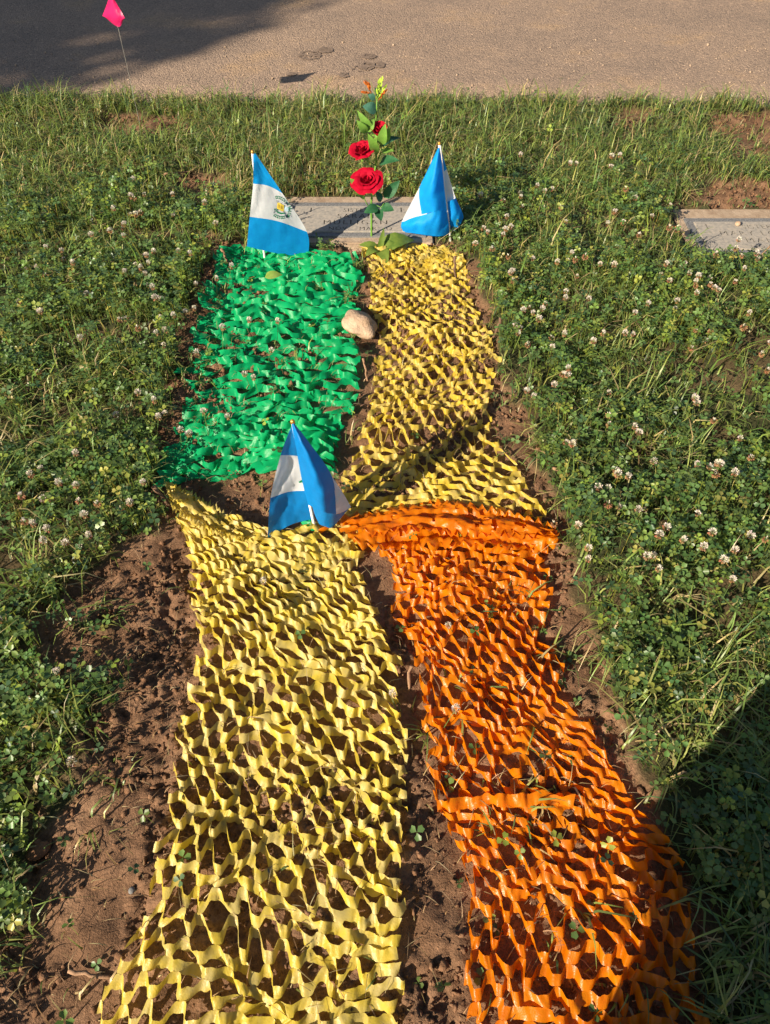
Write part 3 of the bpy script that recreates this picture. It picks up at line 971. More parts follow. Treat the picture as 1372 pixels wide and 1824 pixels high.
M['rose_stem'] = noise_mat('rose_stem_plastic', [(0.3, (0.10, 0.24, 0.03)), (0.7, (0.16, 0.32, 0.05))], 30, 0.5)
M['leaf_light'] = noise_mat('light_green_fabric_leaf', [(0.3, (0.15, 0.32, 0.045)), (0.7, (0.22, 0.42, 0.07))], 60, 0.6, 0.3, 200, transl=0.3, bdist=.002)
M['leaf_dark'] = noise_mat('dark_green_fabric_leaf', [(0.3, (0.018, 0.085, 0.032)), (0.7, (0.04, 0.15, 0.06))], 60, 0.45, 0.3, 200, transl=0.15, bdist=.002)
M['leaf_grey'] = noise_mat('blue_green_fabric_leaf', [(0.3, (0.05, 0.15, 0.10)), (0.7, (0.09, 0.24, 0.17))], 60, 0.5, 0.3, 200, transl=0.2, bdist=.002)
M['petal'] = noise_mat('red_fabric_petal', [(0.3, (0.36, 0.0015, 0.016)), (0.7, (0.54, 0.004, 0.032))], 45, 0.7, 0.35, 260, 0.15, transl=0.22, bdist=.0015)
M['bud_green'] = noise_mat('lime_bud', [(0.3, (0.28, 0.42, 0.03)), (0.7, (0.42, 0.58, 0.06))], 60, 0.6, transl=0.2)
M['bud_orange'] = noise_mat('orange_bud', [(0.3, (0.52, 0.11, 0.015)), (0.7, (0.7, 0.22, 0.03))], 60, 0.6, transl=0.2)

Yo = float(ground(663, 428)[1])
rose = empty('artificial_rose_spray', (float(at(663, 428, Yo).x), Yo, 0))
setp(rose, 'artificial spray of three red roses standing in front of the grave marker', 'flowers')


def P(px, py, dy=0.0):
    return at(px, py, Yo + dy)


mb = MB()
main = [(663, 440, 0), (662, 425, 0), (662, 390, 0), (661, 370, .0), (664, 330, .015), (670, 290, .02), (671, 250, .02), (670, 215, .02), (671, 195, .02), (672, 176, .02)]
mb.tube([P(*q) for q in main], [.0042] * 4 + [.0036] * 3 + [.0026, .0022, .0018], 8)
for br in ([(661, 374, 0), (653, 362, -.01), (648, 350, -.015), (652, 335, -.01)], [(669, 295, .02), (660, 290, .0), (650, 283, -.01)], [(671, 290, .02), (678, 275, .01), (680, 258, .0)],
           [(662, 368, 0), (672, 366, -.005), (679, 370, -.01), (684, 362, -.01)], [(670, 240, .02), (672, 240, .01), (673, 238, .0)]):
    mb.tube([P(*q) for q in br], .0018, 6)
o = mb.build('stem', M['rose_stem']); reparent(o, rose)


def petal_mesh(r0, h, half, open_, curl, seed):
    rr_ = random.Random(seed)
    V = []; F = []
    nu, nv_ = 8, 8
    ph = rr_.uniform(0, 6)
    for i in range(nv_ + 1):
        v = i / nv_
        for j in range(nu + 1):
            u = j / nu * 2 - 1
            hh = h * v * (1 - 0.22 * u * u * v)
            r = r0 * (0.18 + 0.82 * math.sin(min(v * 1.25, 1) * math.pi / 2)) + open_ * v * v + curl * max(0, v - 0.62) ** 2 * 7
            hh -= curl * max(0, v - 0.68) ** 2 * 5
            a = u * half * (0.55 + 0.45 * math.sin(min(1, v * 1.3) * math.pi / 2)) 
            r += 0.0016 * v * math.sin(u * 5 + ph) + rr_.uniform(-.0004, .0004)
            hh += 0.0018 * v * math.sin(u * 4 + ph * 2)
            V.append((r * math.cos(a), r * math.sin(a), hh))
    w = nu + 1
    for i in range(nv_):
        for j in range(nu):
            F.append((i * w + j, i * w + j + 1, (i + 1) * w + j + 1, (i + 1) * w + j))
    return V, F


def bloom(center, axis_, scale, seed, rings):
    ax = Vector(axis_).normalized()
    rot = ax.to_track_quat('Z', 'Y').to_matrix()
    b = MB()
    b.ball((0, 0, -0.004), (.012 * scale, .012 * scale, .008 * scale))
    for k in range(5):
        a = k * 1.2566
        leaf_patch(b, (0.006 * math.cos(a), 0.006 * math.sin(a), -.004), (0.032 * scale * math.cos(a), 0.032 * scale * math.sin(a), -.008), .010 * scale, (0, 0, -1), .2, .1)
    off = Vector(center) - rose.location
    cal = b.build('rose_bloom', M['leaf_light'])
    cal.parent = rose
    cal.location = off
    cal.rotation_euler = rot.to_euler()
    rr_ = random.Random(seed)
    for ri, (n, r0, h, half, op, cu) in enumerate(rings):
        for k in range(n):
            V, F = petal_mesh(r0 * scale * rr_.uniform(.93, 1.07), h * scale * rr_.uniform(.92, 1.08), half, op * scale, cu * scale, seed * 100 + ri * 10 + k)
            a = 2 * math.pi * (k + 0.37 * ri + rr_.uniform(-.12, .12)) / n
            ca, sa = math.cos(a), math.sin(a)
            V = [(x * ca - y * sa, x * sa + y * ca, z + .0006 * k) for x, y, z in V]
            p = MB().add(V, F).build('petal', M['petal'])
            p.parent = cal


FULL = [(3, .007, .040, 1.5, .0, .002), (4, .013, .041, 1.15, .001, .006), (5, .021, .040, .95, .004, .010), (6, .029, .036, .8, .010, .014), (7, .035, .029, .68, .016, .018)]
HALF = [(3, .008, .046, 1.5, .0, .003), (4, .015, .047, 1.2, .001, .006), (5, .022, .044, .95, .004, .010), (6, .028, .036, .75, .010, .016)]
bloom(P(654, 328, -.015), (-.05, -.40, .90), .86, 5, FULL)
bloom(P(646, 277, -.01), (-.14, -.25, .93), .84, 6, HALF)
bloom(P(673, 240, .01), (.12, -.35, .9), 0.85, 7, HALF[:3])

LV = [  # base, tip, width, material, facing
    ((646, 345, -.015), (624, 318, -.03), .034, 'leaf_light', (0, -.7, .7)), ((650, 352, -.015), (632, 342, -.05), .026, 'leaf_light', (0, -.7, .7)),
    ((665, 236, .0), (637, 198, -.01), .028, 'leaf_light', (-.2, -.8, .5)), ((654, 236, -.01), (636, 215, -.03), .026, 'leaf_light', (-.2, -.8, .5)), ((654, 235, -.01), (667, 211, .0), .026, 'leaf_light', (.2, -.8, .5)),
    ((673, 271, -.01), (656, 240, -.04), .032, 'leaf_light', (-.2, -.8, .5)), ((679, 258, -.01), (686, 222, -.04), .034, 'leaf_light', (0, -.85, .5)), ((682, 255, -.01), (694, 227, -.02), .030, 'leaf_light', (.3, -.8, .4)),
    ((680, 272, .01), (702, 268, .0), .026, 'leaf_light', (0, -.3, .95)), ((676, 292, .01), (710, 284, -.03), .040, 'leaf_dark', (.1, -.5, .85)), ((682, 262, .04), (713, 243, .05), .046, 'leaf_dark', (.6, .1, .8)),
    ((684, 352, -.01), (712, 322, -.01), .040, 'leaf_dark', (.5, -.4, .7)), ((678, 360, -.01), (670, 340, .0), .030, 'leaf_dark', (.6, -.6, .3)),
    ((679, 369, -.01), (702, 374, -.03), .036, 'leaf_dark', (0, -.6, .8)), ((674, 370, -.01), (649, 378, -.04), .038, 'leaf_dark', (0, -.6, .8)), ((671, 372, -.01), (680, 393, -.04), .034, 'leaf_dark', (.2, -.7, .7)),
    ((671, 196, .02), (647, 189, .0), .038, 'leaf_grey', (0, -.8, .55)), ((668, 178, .02), (655, 165, .02), .020, 'leaf_grey', (0, -.8, .55)), ((676, 176, .02), (668, 155, .03), .016, 'leaf_dark', (.3, -.8, .5))]
for (b0, t0, wd, mt, fc) in LV:
    q = MB(); leaf_patch(q, P(*b0), P(*t0), wd, fc, .22, .1)
    o = q.build('leaf', M[mt]); reparent(o, rose)
for (a, b_, mt) in [((670, 176, .02), (676, 142, .02), 'bud_green'), ((671, 176, .02), (683, 139, .01), 'bud_green'), ((672, 178, .02), (687, 153, .01), 'bud_green'),
                    ((662, 168, .02), (652, 147, .02), 'bud_orange'), ((660, 166, .02), (648, 164, .01), 'bud_orange'), ((674, 179, .02), (686, 162, .01), 'bud_orange'), ((661, 165, .02), (657, 150, .02), 'bud_orange')]:
    q = MB(); A = P(*a); Bv = P(*b_)
    q.tube([A, A.lerp(Bv, .35)], .0011, 5)
    for k in range(9):
        t = .25 + .75 * k / 9
        c0 = A.lerp(Bv, t)
        leaf_patch(q, c0, c0 + (Bv - A).normalized() * .013 + Vector((random.uniform(-1, 1), random.uniform(-1, 1), 0)) * .006, .006, (random.uniform(-1, 1), -1, .3), .3, .1, n=4)
    o = q.build('bud_sprig', M[mt]); reparent(o, rose)

# ------------------------------------------------------------------ stone, pegs, twigs and other loose things
M['stone'] = noise_mat('river_stone', [(0.25, (0.27, 0.175, 0.105)), (0.5, (0.41, 0.285, 0.19)), (0.75, (0.50, 0.37, 0.26))], 24, 0.85, 0.8, 150, bdist=0.004)
M['grey_stone'] = noise_mat('grey_pebble', [(0.3, (0.13, 0.13, 0.125)), (0.7, (0.27, 0.26, 0.25))], 40, 0.8, 0.4, 160, bdist=0.002)


def stone(px, py, rad, mat, name, label, cat, seed, group=None, z=None, corner=0.16):
    p = gv(px, py, 0.02)
    bm = bmesh.new(); bmesh.ops.create_icosphere(bm, subdivisions=4 if rad[0] > .03 else 2, radius=1)
    for v in bm.verts:
        n = mnoise.noise(v.co * 1.1 + Vector((seed * 3.1, 0, 0))) * corner + mnoise.noise(v.co * 3 + Vector((seed, 5, 0))) * .03
        v.co *= 1 + n
        v.co = Vector((v.co.x * rad[0], v.co.y * rad[1], v.co.z * rad[2]))
    me = bpy.data.meshes.new(name); bm.to_mesh(me); bm.free()
    o = link(name, me, M[mat])
    o.location = (p.x, p.y, (h1(p.x, p.y) if z is None else z) + rad[2] * .7)
    o.rotation_euler = (0, 0, seed)
    setp(o, label, cat, group)
    return o


st = stone(641, 585, (.058, .052, .034), 'stone', 'stone', 'smooth beige river stone between the green and yellow nets', 'stone', 2.6, corner=.42)
st.location.z += .012
stone(234, 1585, (.007, .006, .005), 'grey_stone', 'pebble', 'small grey pebble on bare soil beside the lower yellow net', 'pebble', 1.2)
stone(1313, 403, (.011, .011, .010), 'stone', 'pebble', 'tan round pebble lying on the lettering of the right grave marker', 'pebble', 0.4, z=.024)
stone(64, 1512, (.016, .024, .011), 'clod', 'stone', 'brown stone lying in the soil at the lower left edge', 'stone', 2.1)
stone(478, 1552, (.009, .008, .006), 'grey_stone', 'pebble', 'grey pebble seen through a hole of the lower yellow net', 'pebble', 3.3)


def peg(px0, py0, px1, py1, htop, r, mat, name, label, cat, bend=.004, sink=.03, z0=None, group=None):
    """top end at px0,py0 (height htop), foot at px1,py1 on the ground"""
    f = gv(px1, py1, 0.01); f.z = h1(f.x, f.y) if z0 is None else z0
    t = gv(px0, py0, htop)
    d = (t - f)
    pts = []
    rr_ = random.Random(int(px0 * 7 + py0))
    foot = f - d.normalized() * sink
    n = 7
    for i in range(n):
        k = i / (n - 1)
        q = foot.lerp(t, k) + Vector((rr_.uniform(-1, 1), rr_.uniform(-1, 1), rr_.uniform(-1, 1))) * bend * (0 < i < n - 1)
        pts.append(q)
    b = MB().tube(pts, [r * rr_.uniform(.85, 1.1) * (1 - .25 * (1 - abs(2 * i / (n - 1) - 1))) for i in range(n)], 8)
    o = b.build(name, M[mat])
    o.location = f
    for v in o.data.vertices: v.co -= f
    setp(o, label, cat, group)
    return o


PG = 'wooden pegs pinning the nets'
peg(273, 866, 312, 908, .075, .0065, 'wood', 'wooden_peg', 'dark wooden peg where the green net meets the lower yellow net', 'peg', group=PG)
peg(892, 566, 878, 606, .085, .0060, 'wood', 'wooden_peg', 'slanting wooden peg at the right edge of the pale yellow net', 'peg', group=PG)
peg(733, 1186, 729, 1228, .055, .0045, 'palewood', 'wooden_peg', 'pale wooden peg between the yellow and orange nets', 'peg', group=PG)
peg(394, 443, 408, 468, .06, .0055, 'palewood', 'wooden_peg', 'short wooden peg at the upper left corner of the green net', 'peg', group=PG)
peg(624, 444, 636, 470, .06, .0050, 'wood', 'wooden_peg', 'thin wooden peg between the green net and the leafy weed', 'peg', group=PG)
peg(811, 456, 811, 486, .065, .0055, 'wood', 'wooden_peg', 'wooden peg at the upper right corner of the pale yellow net', 'peg', group=PG)
peg(647, 638, 655, 672, .05, .0040, 'palewood', 'wooden_peg', 'thin grey wooden peg at the right edge of the green net', 'peg', group=PG)
peg(316, 1384, 338, 1388, .02, .0065, 'wood', 'wooden_peg', 'dark flat wooden peg end at the left edge of the lower yellow net', 'peg', group=PG, bend=.001)
peg(984, 834, 1032, 852, .03, .0045, 'palewood', 'twig', 'pale bare twig on soil at the clover edge right of the nets', 'twig', .003, .01)
peg(122, 1729, 205, 1741, .022, .0042, 'palewood', 'twig', 'pale twig lying on bare soil at the lower left', 'twig', .003, .0)
peg(1372, 438, 1338, 476, .10, .0022, 'palewood', 'twig', 'thin reddish stalk in front of the right grave marker', 'twig', .002, .01)
peg(292, 310, 345, 306, .04, .004, 'palewood', 'twig', 'pale twig lying in the grass behind the left flag', 'twig', .003, .01)

# broad-leaved weed at the top of the pale yellow net
M['weed'] = noise_mat('weed_leaf', [(0.3, (0.10, 0.18, 0.03)), (0.7, (0.22, 0.30, 0.05))], 30, 0.55, 0.4, 90, transl=0.35, bdist=.003)
pw = gv(676, 452, .01)
weed = empty('broadleaf_weed', (pw.x, pw.y, h1(pw.x, pw.y)))
setp(weed, 'broad-leaved green weed at the top of the pale yellow net', 'weed')
for (tx, ty, hz, wd, nm) in [((684), 407, .10, .022, (0, -.9, .2)), (738, 422, .055, .070, (0, -.35, .9)), (652, 452, .04, .045, (-.2, -.3, .9)), (640, 433, .05, .035, (-.2, -.3, .9)), (690, 465, .03, .05, (0, -.4, .9)), (712, 437, .05, .05, (0, -.4, .9))]:
    q = MB(); leaf_patch(q, pw + Vector((0, 0, .012)), gv(tx, ty, hz), wd, nm, .15, .18, n=9, serr=.04)
    o = q.build('leaf', M['weed']); reparent(o, weed)

# a fallen leaf on the green net and the scraps at the foot of the front flag
M['fallen'] = noise_mat('fallen_leaf', [(0.3, (0.2, 0.32, 0.05)), (0.7, (0.32, 0.42, 0.10))], 40, 0.4, transl=0.3)
q = MB(); p0, p1 = gv(472, 494, .06), gv(503, 488, .065); leaf_patch(q, p0, p1, .036, (0, -.3, .95), .1, .1)
o = q.build('fallen_leaf', M['fallen']); o.location = p0
for v in o.data.vertices: v.co -= p0
setp(o, 'small pale green fallen leaf on the top fold of the green net', 'leaf')


def scrap(pts, mat, label):
    b = MB()
    P3 = [gv(x, y, z) for x, y, z in pts]
    cen = sum(P3, Vector()) / len(P3)
    n = len(P3)
    ring = []
    for i in range(n):
        for k in range(3):
            q = P3[i].lerp(P3[(i + 1) % n], k / 3)
            q += (q - cen) * random.uniform(-.06, .06); ring.append(q)
    mid = [cen.lerp(q, .5) + Vector((0, 0, random.uniform(.004, .012))) for q in ring]
    V = [cen + Vector((0, 0, .012))] + mid + ring; k = len(ring)
    F = [(0, 1 + i, 1 + (i + 1) % k) for i in range(k)] + [(1 + i, 1 + k + i, 1 + k + (i + 1) % k, 1 + (i + 1) % k) for i in range(k)]
    b.add(V, F)
    o = b.build('plastic_scrap', mat); o.location = cen
    for v in o.data.vertices: v.co -= cen
    setp(o, label, 'plastic scrap')


scrap([(535, 928, .03), (553, 922, .04), (566, 935, .03), (560, 946, .02), (545, 944, .02)], M['green'], 'small green plastic scrap at the foot of the front flag')
scrap([(560, 951, .02), (578, 940, .03), (590, 938, .03), (572, 950, .02)], M['orange'], 'small orange plastic scrap right of the front flag stick')

# pink marking flag by the road
M['pink'] = noise_mat('pink_vinyl', [(0.3, (0.72, 0.018, 0.13)), (0.7, (0.82, 0.03, 0.19))], 20, 0.35, transl=0.35)
M['wire'] = noise_mat('steel_wire', [(0.3, (0.18, 0.17, 0.15)), (0.7, (0.3, 0.28, 0.25))], 50, 0.5)
pb = gv(252, 232, 0.0); Yp = pb.y
pf = empty('marker_flag', (pb.x, pb.y, 0)); setp(pf, 'pink marking flag on a thin wire at the edge of the road', 'flag')
wq = MB().tube([pb - Vector((0, 0, .05)), pb, at(228, 125, Yp), at(212, 55, Yp), at(205, 30, Yp), at(198, 0, Yp), at(196, -8, Yp)], .0011, 6)
reparent(wq.build('wire', M['wire']), pf)
c = Cloth(Yp)
c.patch([[(196, -10, -.01), (199, -8, -.012), (202, -4, -.01)], [(190, 9, .01), (203, 15, -.02), (212, 13, -.02)], [(183, 27, .03), (206, 33, -.02), (222, 31, -.035)], [(184, 28, .03), (211, 48, .0), (221.5, 32, -.03)]], [0, 0, 0])
reparent(c.b.build('vinyl_flag', M['pink']), pf)
#PART2
# ------------------------------------------------------------------ vegetation: where it grows
def frame_mask(x, y, m):
    return np.abs(x) < 0.605 + 0.339 * np.maximum(y, 0) + m


NETS = [gpoly(YL_L + YL_R[::-1]), gpoly(OR_L + OR_R[::-1]), gpoly(GR_L + GR_R[::-1]), gpoly(YU_L + YU_R[::-1])]


def candidates(n, seed, y0=-0.35, y1=4.02):
    r = np.random.default_rng(seed)
    x = r.uniform(-2.45, 2.45, n); y = r.uniform(y0, y1, n)
    k = frame_mask(x, y, 0.4)
    x, y = x[k], y[k]
    k = (y < road_edge(x) - .015 + 0.09 * np.clip((fbm(x * 9, y * 0, 3, 8) - .45) * 4, 0, 1)) & ~slabmask(x, y, 0.018)
    return x[k], y[k], r


def blades(name, x, y, z, L, wid, lean, curve, head, col, mat, label, kind='stuff'):
    n = len(x); ts = np.array([0, .4, .75, 1.0])
    dx, dy = np.cos(head), np.sin(head)
    P0 = np.stack([x, y, z], -1)
    V = np.zeros((n, 7, 3))
    sx, sy = -dy, dx
    for i, t in enumerate(ts):
        a = lean * t + curve * t * t
        hor = L * t * np.sin(np.clip(a, 0, 1.9)); ver = L * t * np.cos(np.clip(a, 0, 1.75))
        c = P0 + np.stack([dx * hor, dy * hor, ver], -1)
        w = wid * (1 - t) ** 0.6 * 0.5
        if i < 3:
            o = np.stack([sx * w, sy * w, 0 * w], -1)
            V[:, 2 * i] = c - o; V[:, 2 * i + 1] = c + o
        else:
            V[:, 6] = c
    F0 = np.array([[0, 1, 3], [0, 3, 2], [2, 3, 5], [2, 5, 4], [4, 5, 6]])
    F = (np.arange(n)[:, None, None] * 7 + F0[None]).reshape(-1, 3)
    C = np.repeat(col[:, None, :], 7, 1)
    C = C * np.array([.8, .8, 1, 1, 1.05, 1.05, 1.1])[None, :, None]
    me = mesh_np(name, V.reshape(-1, 3), F, C.reshape(-1, 3))
    o = link(name, me, mat, None, False)
    setp(o, label, None, None, kind)
    return o


def pick(r, n, table):
    w = np.array([t[0] for t in table]); w = w / w.sum()
    k = r.choice(len(table), n, p=w)
    c = np.array([t[1] for t in table])[k]
    return c * r.uniform(.65, 1.35, n)[:, None] * r.uniform(.9, 1.1, (n, 3))


# ---- clover
x, y, r = candidates(190000, 101)
soil = soilmask(x, y)
dens = np.where(soil, np.where(pip(x, y, NETS[0]) | pip(x, y, NETS[3]), .002, .010), 1.0)
dens *= np.clip((3.25 - y) / 0.5, 0.03, 1)
clump = fbm(x * 5, y * 5, 2, 120)
dens *= np.where(soil, 1.0, np.clip((clump - 0.27) * 3.4, 0.10, 1))
inorange = pip(x, y, NETS[1]); dens = np.where(soil & inorange, 0.05 * (fbm(x * 12, y * 12, 2, 121) > .5), dens)
ingreen = pip(x, y, NETS[2]); dens = np.where(soil & ingreen, 0.05 * (fbm(x * 12, y * 12, 2, 122) > .5), dens)
k = r.random(len(x)) < dens * 0.58
x, y = x[k], y[k]; soil = soil[k]; n = len(x)
z = H(x, y)
front = ((x > S1['x0'] - .05) & (x < S1['x1']) & (y > S1['y0'] - .12) & (y < S1['y0'])) | ((x > S2['x0']) & (y > S2['y0'] - .12) & (y < S2['y0']))
hgt = r.uniform(.012, .085, n) * np.where(soil | front, .5, 1) * (0.25 + 1.5 * fbm(x * 6, y * 6, 3, 123))
la = r.uniform(0, 2 * np.pi, n); ll = r.uniform(0, .02, n)
cx = x + np.cos(la) * ll; cy_ = y + np.sin(la) * ll; cz = z + hgt
rad = r.uniform(.0095, .0165, n)
rot = r.uniform(0, 2 * np.pi, n)
ta = r.uniform(0, 2 * np.pi, n); tm = np.abs(r.normal(0, .5, n))
nz = np.cos(tm); nxx = np.sin(tm) * np.cos(ta); nyy = np.sin(tm) * np.sin(ta)
Nn = np.stack([nxx, nyy, nz], -1)
T1 = np.cross(Nn, np.array([0, 1.0, 0.01])); T1 /= np.linalg.norm(T1, axis=1, keepdims=True)
T2 = np.cross(Nn, T1)
V = np.zeros((n, 22, 3))
Cc = np.stack([cx, cy_, cz], -1)
shape = np.array([[.06, 0, 0], [.55, .44, .16], [.97, .30, .10], [.92, 0, -.02], [.97, -.30, .10], [.55, -.44, .16]])
fold = r.uniform(.2, 1.6, n)
for q in range(3):
    a = rot + q * 2.0944 + r.normal(0, .12, n)
    U = T1 * np.cos(a)[:, None] + T2 * np.sin(a)[:, None]
    W = -T1 * np.sin(a)[:, None] + T2 * np.cos(a)[:, None]
    dr = r.normal(-.05, .14, n)
    for p in range(6):
        sx, sy, sz = shape[p]
        V[:, q * 6 + p] = Cc + rad[:, None] * (U * sx + W * sy + Nn * (sz * fold + dr * sx)[:, None])
V[:, 18] = np.stack([x - .0006, y, z - .002], -1); V[:, 19] = np.stack([x + .0006, y, z - .002], -1)
V[:, 20] = Cc - [.0005, 0, 0]; V[:, 21] = Cc + [.0005, 0, 0]
F0 = []
for q in range(3):
    b = q * 6; F0 += [[b, b + 1, b + 2], [b, b + 2, b + 3], [b, b + 3, b + 4], [b, b + 4, b + 5]]
F0 += [[18, 19, 21], [18, 21, 20]]
F = (np.arange(n)[:, None, None] * 22 + np.array(F0)[None]).reshape(-1, 3)
col = pick(r, n, [(50, (.100, .175, .048)), (24, (.145, .225, .048)), (13, (.23, .29, .048)), (4, (.34, .33, .08)), (9, (.065, .125, .05))])
C = np.repeat(col[:, None], 22, 1); C[:, 18:] *= np.array([1.3, 1.1, .9])
o = link('clover', mesh_np('clover', V.reshape(-1, 3), F, C.reshape(-1, 3)), M['clover'], None, False)
setp(o, 'low green clover leaves covering the lawn', None, None, 'stuff')
print('clover', n)

# ---- grass
x, y, r = candidates(420000, 102)
soil = soilmask(x, y)
far_ = np.clip((y - 2.75) / 0.35, 0, 1)
br = np.clip((x - 0.85) / 0.3, 0, 1) * np.clip((0.95 - y) / 0.4, 0, 1)
bl = np.clip((-x - 0.8) / 0.3, 0, 1) * np.clip((1.3 - y) / 0.4, 0, 1)
cl = fbm(x * 6, y * 6, 3, 130)
dens = (0.16 + 0.42 * (cl > .52)) * (1 - far_) + far_ * (0.45 + 0.5 * np.clip((cl - .35) * 3, 0, 1)) + .35 * br + .3 * bl
dens = np.where(soil, 0.004 + 0.16 * ((fbm(x * 9, y * 9, 2, 131) > .64) & ~(pip(x, y, NETS[0]) | pip(x, y, NETS[3]))) + 0.05 * (pip(x, y, NETS[1]) & (fbm(x * 14, y * 14, 2, 132) > .6)) + .05 * far_, dens)
edge = np.clip(1 - np.abs(y - road_edge(x)) / .12, 0, 1)
dens = np.clip(dens + .35 * edge * (~soil), 0, 1)
k = r.random(len(x)) < dens * 0.52
x, y = x[k], y[k]; far_ = far_[k]; cl = cl[k]; soil = soil[k]; n = len(x)
m_ = max(1, n // 9)
ci = r.integers(0, n, m_); own = r.integers(0, m_, n)
tuft = r.random(n) < .72
hx, hy = r.normal(0, .011, n), r.normal(0, .011, n)
ok = tuft & (np.hypot(x[ci[own]] - x, y[ci[own]] - y) < 9)
x = np.where(ok, x[ci[own]] + hx, x); y = np.where(ok, y[ci[own]] + hy, y)
kk = ~slabmask(x, y, .012)
tl = r.uniform(.65, 1.35, m_)[own]; tcol = r.uniform(.75, 1.25, (m_, 1))[own] * np.array([1, 1, 1]); tbend = r.normal(0, 1, (m_, 2))[own]
head = np.arctan2(hy + .006 * tbend[:, 1], hx + .006 * tbend[:, 0]) + r.normal(0, .5, n)
far_ = np.clip((y - 2.75) / 0.35, 0, 1); cl = fbm(x * 6, y * 6, 3, 130); soil = soilmask(x, y)
z = np.where(y > road_edge(x) - .02, np.maximum(H(x, y), -.004), H(x, y)) - .003
front = ((x > S1['x0']) & (x < S1['x1']) & (y > S1['y0'] - .12) & (y < S1['y1'] + .04)) | ((x > S2['x0']) & (y > S2['y0'] - .12) & (y < S2['y1'] + .04))
L = np.where(front, .5, 1.) * (r.uniform(.04, .095, n) + .05 * r.random(n) ** 4) * (0.62 + .75 * cl) * np.where(soil, .6, 1) * (1 + .12 * far_) * tl
col = pick(r, n, [(34, (.15, .225, .06)), (24, (.205, .27, .06)), (20, (.28, .31, .08)), (16, (.43, .35, .16)), (6, (.09, .155, .06))])
dryz = np.exp(-(((x + .15) / .45) ** 2 + ((y - 3.05) / .3) ** 2)) * .45
col = col * tcol
kd = r.random(n) < dryz
col[kd] = pick(r, int(kd.sum()), [(1, (.36, .27, .115)), (1, (.26, .23, .08))])
wid_ = r.uniform(.0026, .0066, n); le_ = np.abs(r.normal(.6, .4, n)); cu_ = np.abs(r.normal(.95, .5, n))
blades('grass', x[kk], y[kk], z[kk], L[kk], wid_[kk], le_[kk], cu_[kk], head[kk], col[kk], M['leaf'],
       'green and dry grass blades of the lawn')
print('grass', n)

# ---- a few tall seed stalks and broad blades
x, y, r = candidates(1500, 103)
k = ~soilmask(x, y) & (r.random(len(x)) < .75)
x, y = x[k], y[k]; n = len(x); z = H(x, y)
col = pick(r, n, [(3, (.13, .22, .04)), (2, (.2, .25, .05)), (1, (.34, .27, .12))])
blades('tall_grass', x, y, z, r.uniform(.11, .22, n), r.uniform(.003, .0075, n), np.abs(r.normal(.4, .25, n)), np.abs(r.normal(.7, .3, n)), r.uniform(0, 6.283, n), col, M['leaf'],
       'taller loose grass blades standing above the clover')

# ---- straw and dry bits on the soil
r = np.random.default_rng(104)
x = r.uniform(-1.9, 2.0, 26000); y = r.uniform(-.2, 3.9, 26000)
k = soilmask(x, y) & frame_mask(x, y, .2) & (r.random(26000) < .6); x, y = x[k], y[k]; n = len(x)
z = H(x, y) + .005
col = pick(r, n, [(2, (.36, .25, .13)), (2, (.27, .17, .08)), (1, (.46, .36, .2))])
blades('straw', x, y, z, r.uniform(.01, .06, n) * r.uniform(.4, 1.2, n), r.uniform(.0011, .0026, n), r.uniform(1.25, 1.6, n), r.uniform(-.1, .12, n), r.uniform(0, 6.283, n), col, M['straw'],
       'dry straw bits scattered on the soil')

# ---- soil clods
r = np.random.default_rng(105)
ico = bmesh.new(); bmesh.ops.create_icosphere(ico, subdivisions=1, radius=1)
IV = np.array([v.co[:] for v in ico.verts]); IF = np.array([[v.index for v in f.verts] for f in ico.faces]); ico.free()
x = r.uniform(-1.9, 2.0, 130000); y = r.uniform(-.25, 3.9, 130000)
k = soilmask(x, y) & frame_mask(x, y, .2)
k &= r.random(len(x)) < np.where(pip(x, y, SMOOTH), .12, 1) * np.clip((fbm(x * 6, y * 6, 2, 48) - 0.25) * 2.2, .1, 1)
k &= ~slabmask(x, y, .01)
x, y = x[k], y[k]; n = len(x); z = H(x, y)
sz = .0016 + .0068 * r.random(n) ** 4.5
sz = np.where(pip(x, y, NETS[0]) | pip(x, y, NETS[1]), np.minimum(sz, .0035), sz)
V = IV[None] * (1 + r.normal(0, .36, (n, len(IV), 1))) * r.uniform(.55, 1.35, (n, 1, 3)) * sz[:, None, None]
V += np.stack([x, y, z + sz * .25], -1)[:, None]
F = (np.arange(n)[:, None, None] * len(IV) + IF[None]).reshape(-1, 3)
o = link('soil_clods', mesh_np('soil_clods', V.reshape(-1, 3), F), M['clod'], None, False)
setp(o, 'crumbly brown soil clods of the grave bed', None, None, 'stuff')
print('clods', n)

r = np.random.default_rng(106)
n = 900
x = r.uniform(-2.3, 2.3, n); y = road_edge(x) + .02 + .9 * r.random(n) ** 2.5
z = 0.004 + 0.012 * (fbm(x * 1.1, y * 1.1, 2, 71) - 0.5)
sz = .0022 + .004 * r.random(n) ** 3
V = IV[None] * (1 + r.normal(0, .3, (n, len(IV), 1))) * r.uniform(.6, 1.3, (n, 1, 3)) * sz[:, None, None] + np.stack([x, y, z + sz * .4], -1)[:, None]
F = (np.arange(n)[:, None, None] * len(IV) + IF[None]).reshape(-1, 3)
o = link('road_grit', mesh_np('road_grit', V.reshape(-1, 3), F), M['concrete'], None, False)
setp(o, 'loose tan grit along the edge of the road', None, None, 'stuff')

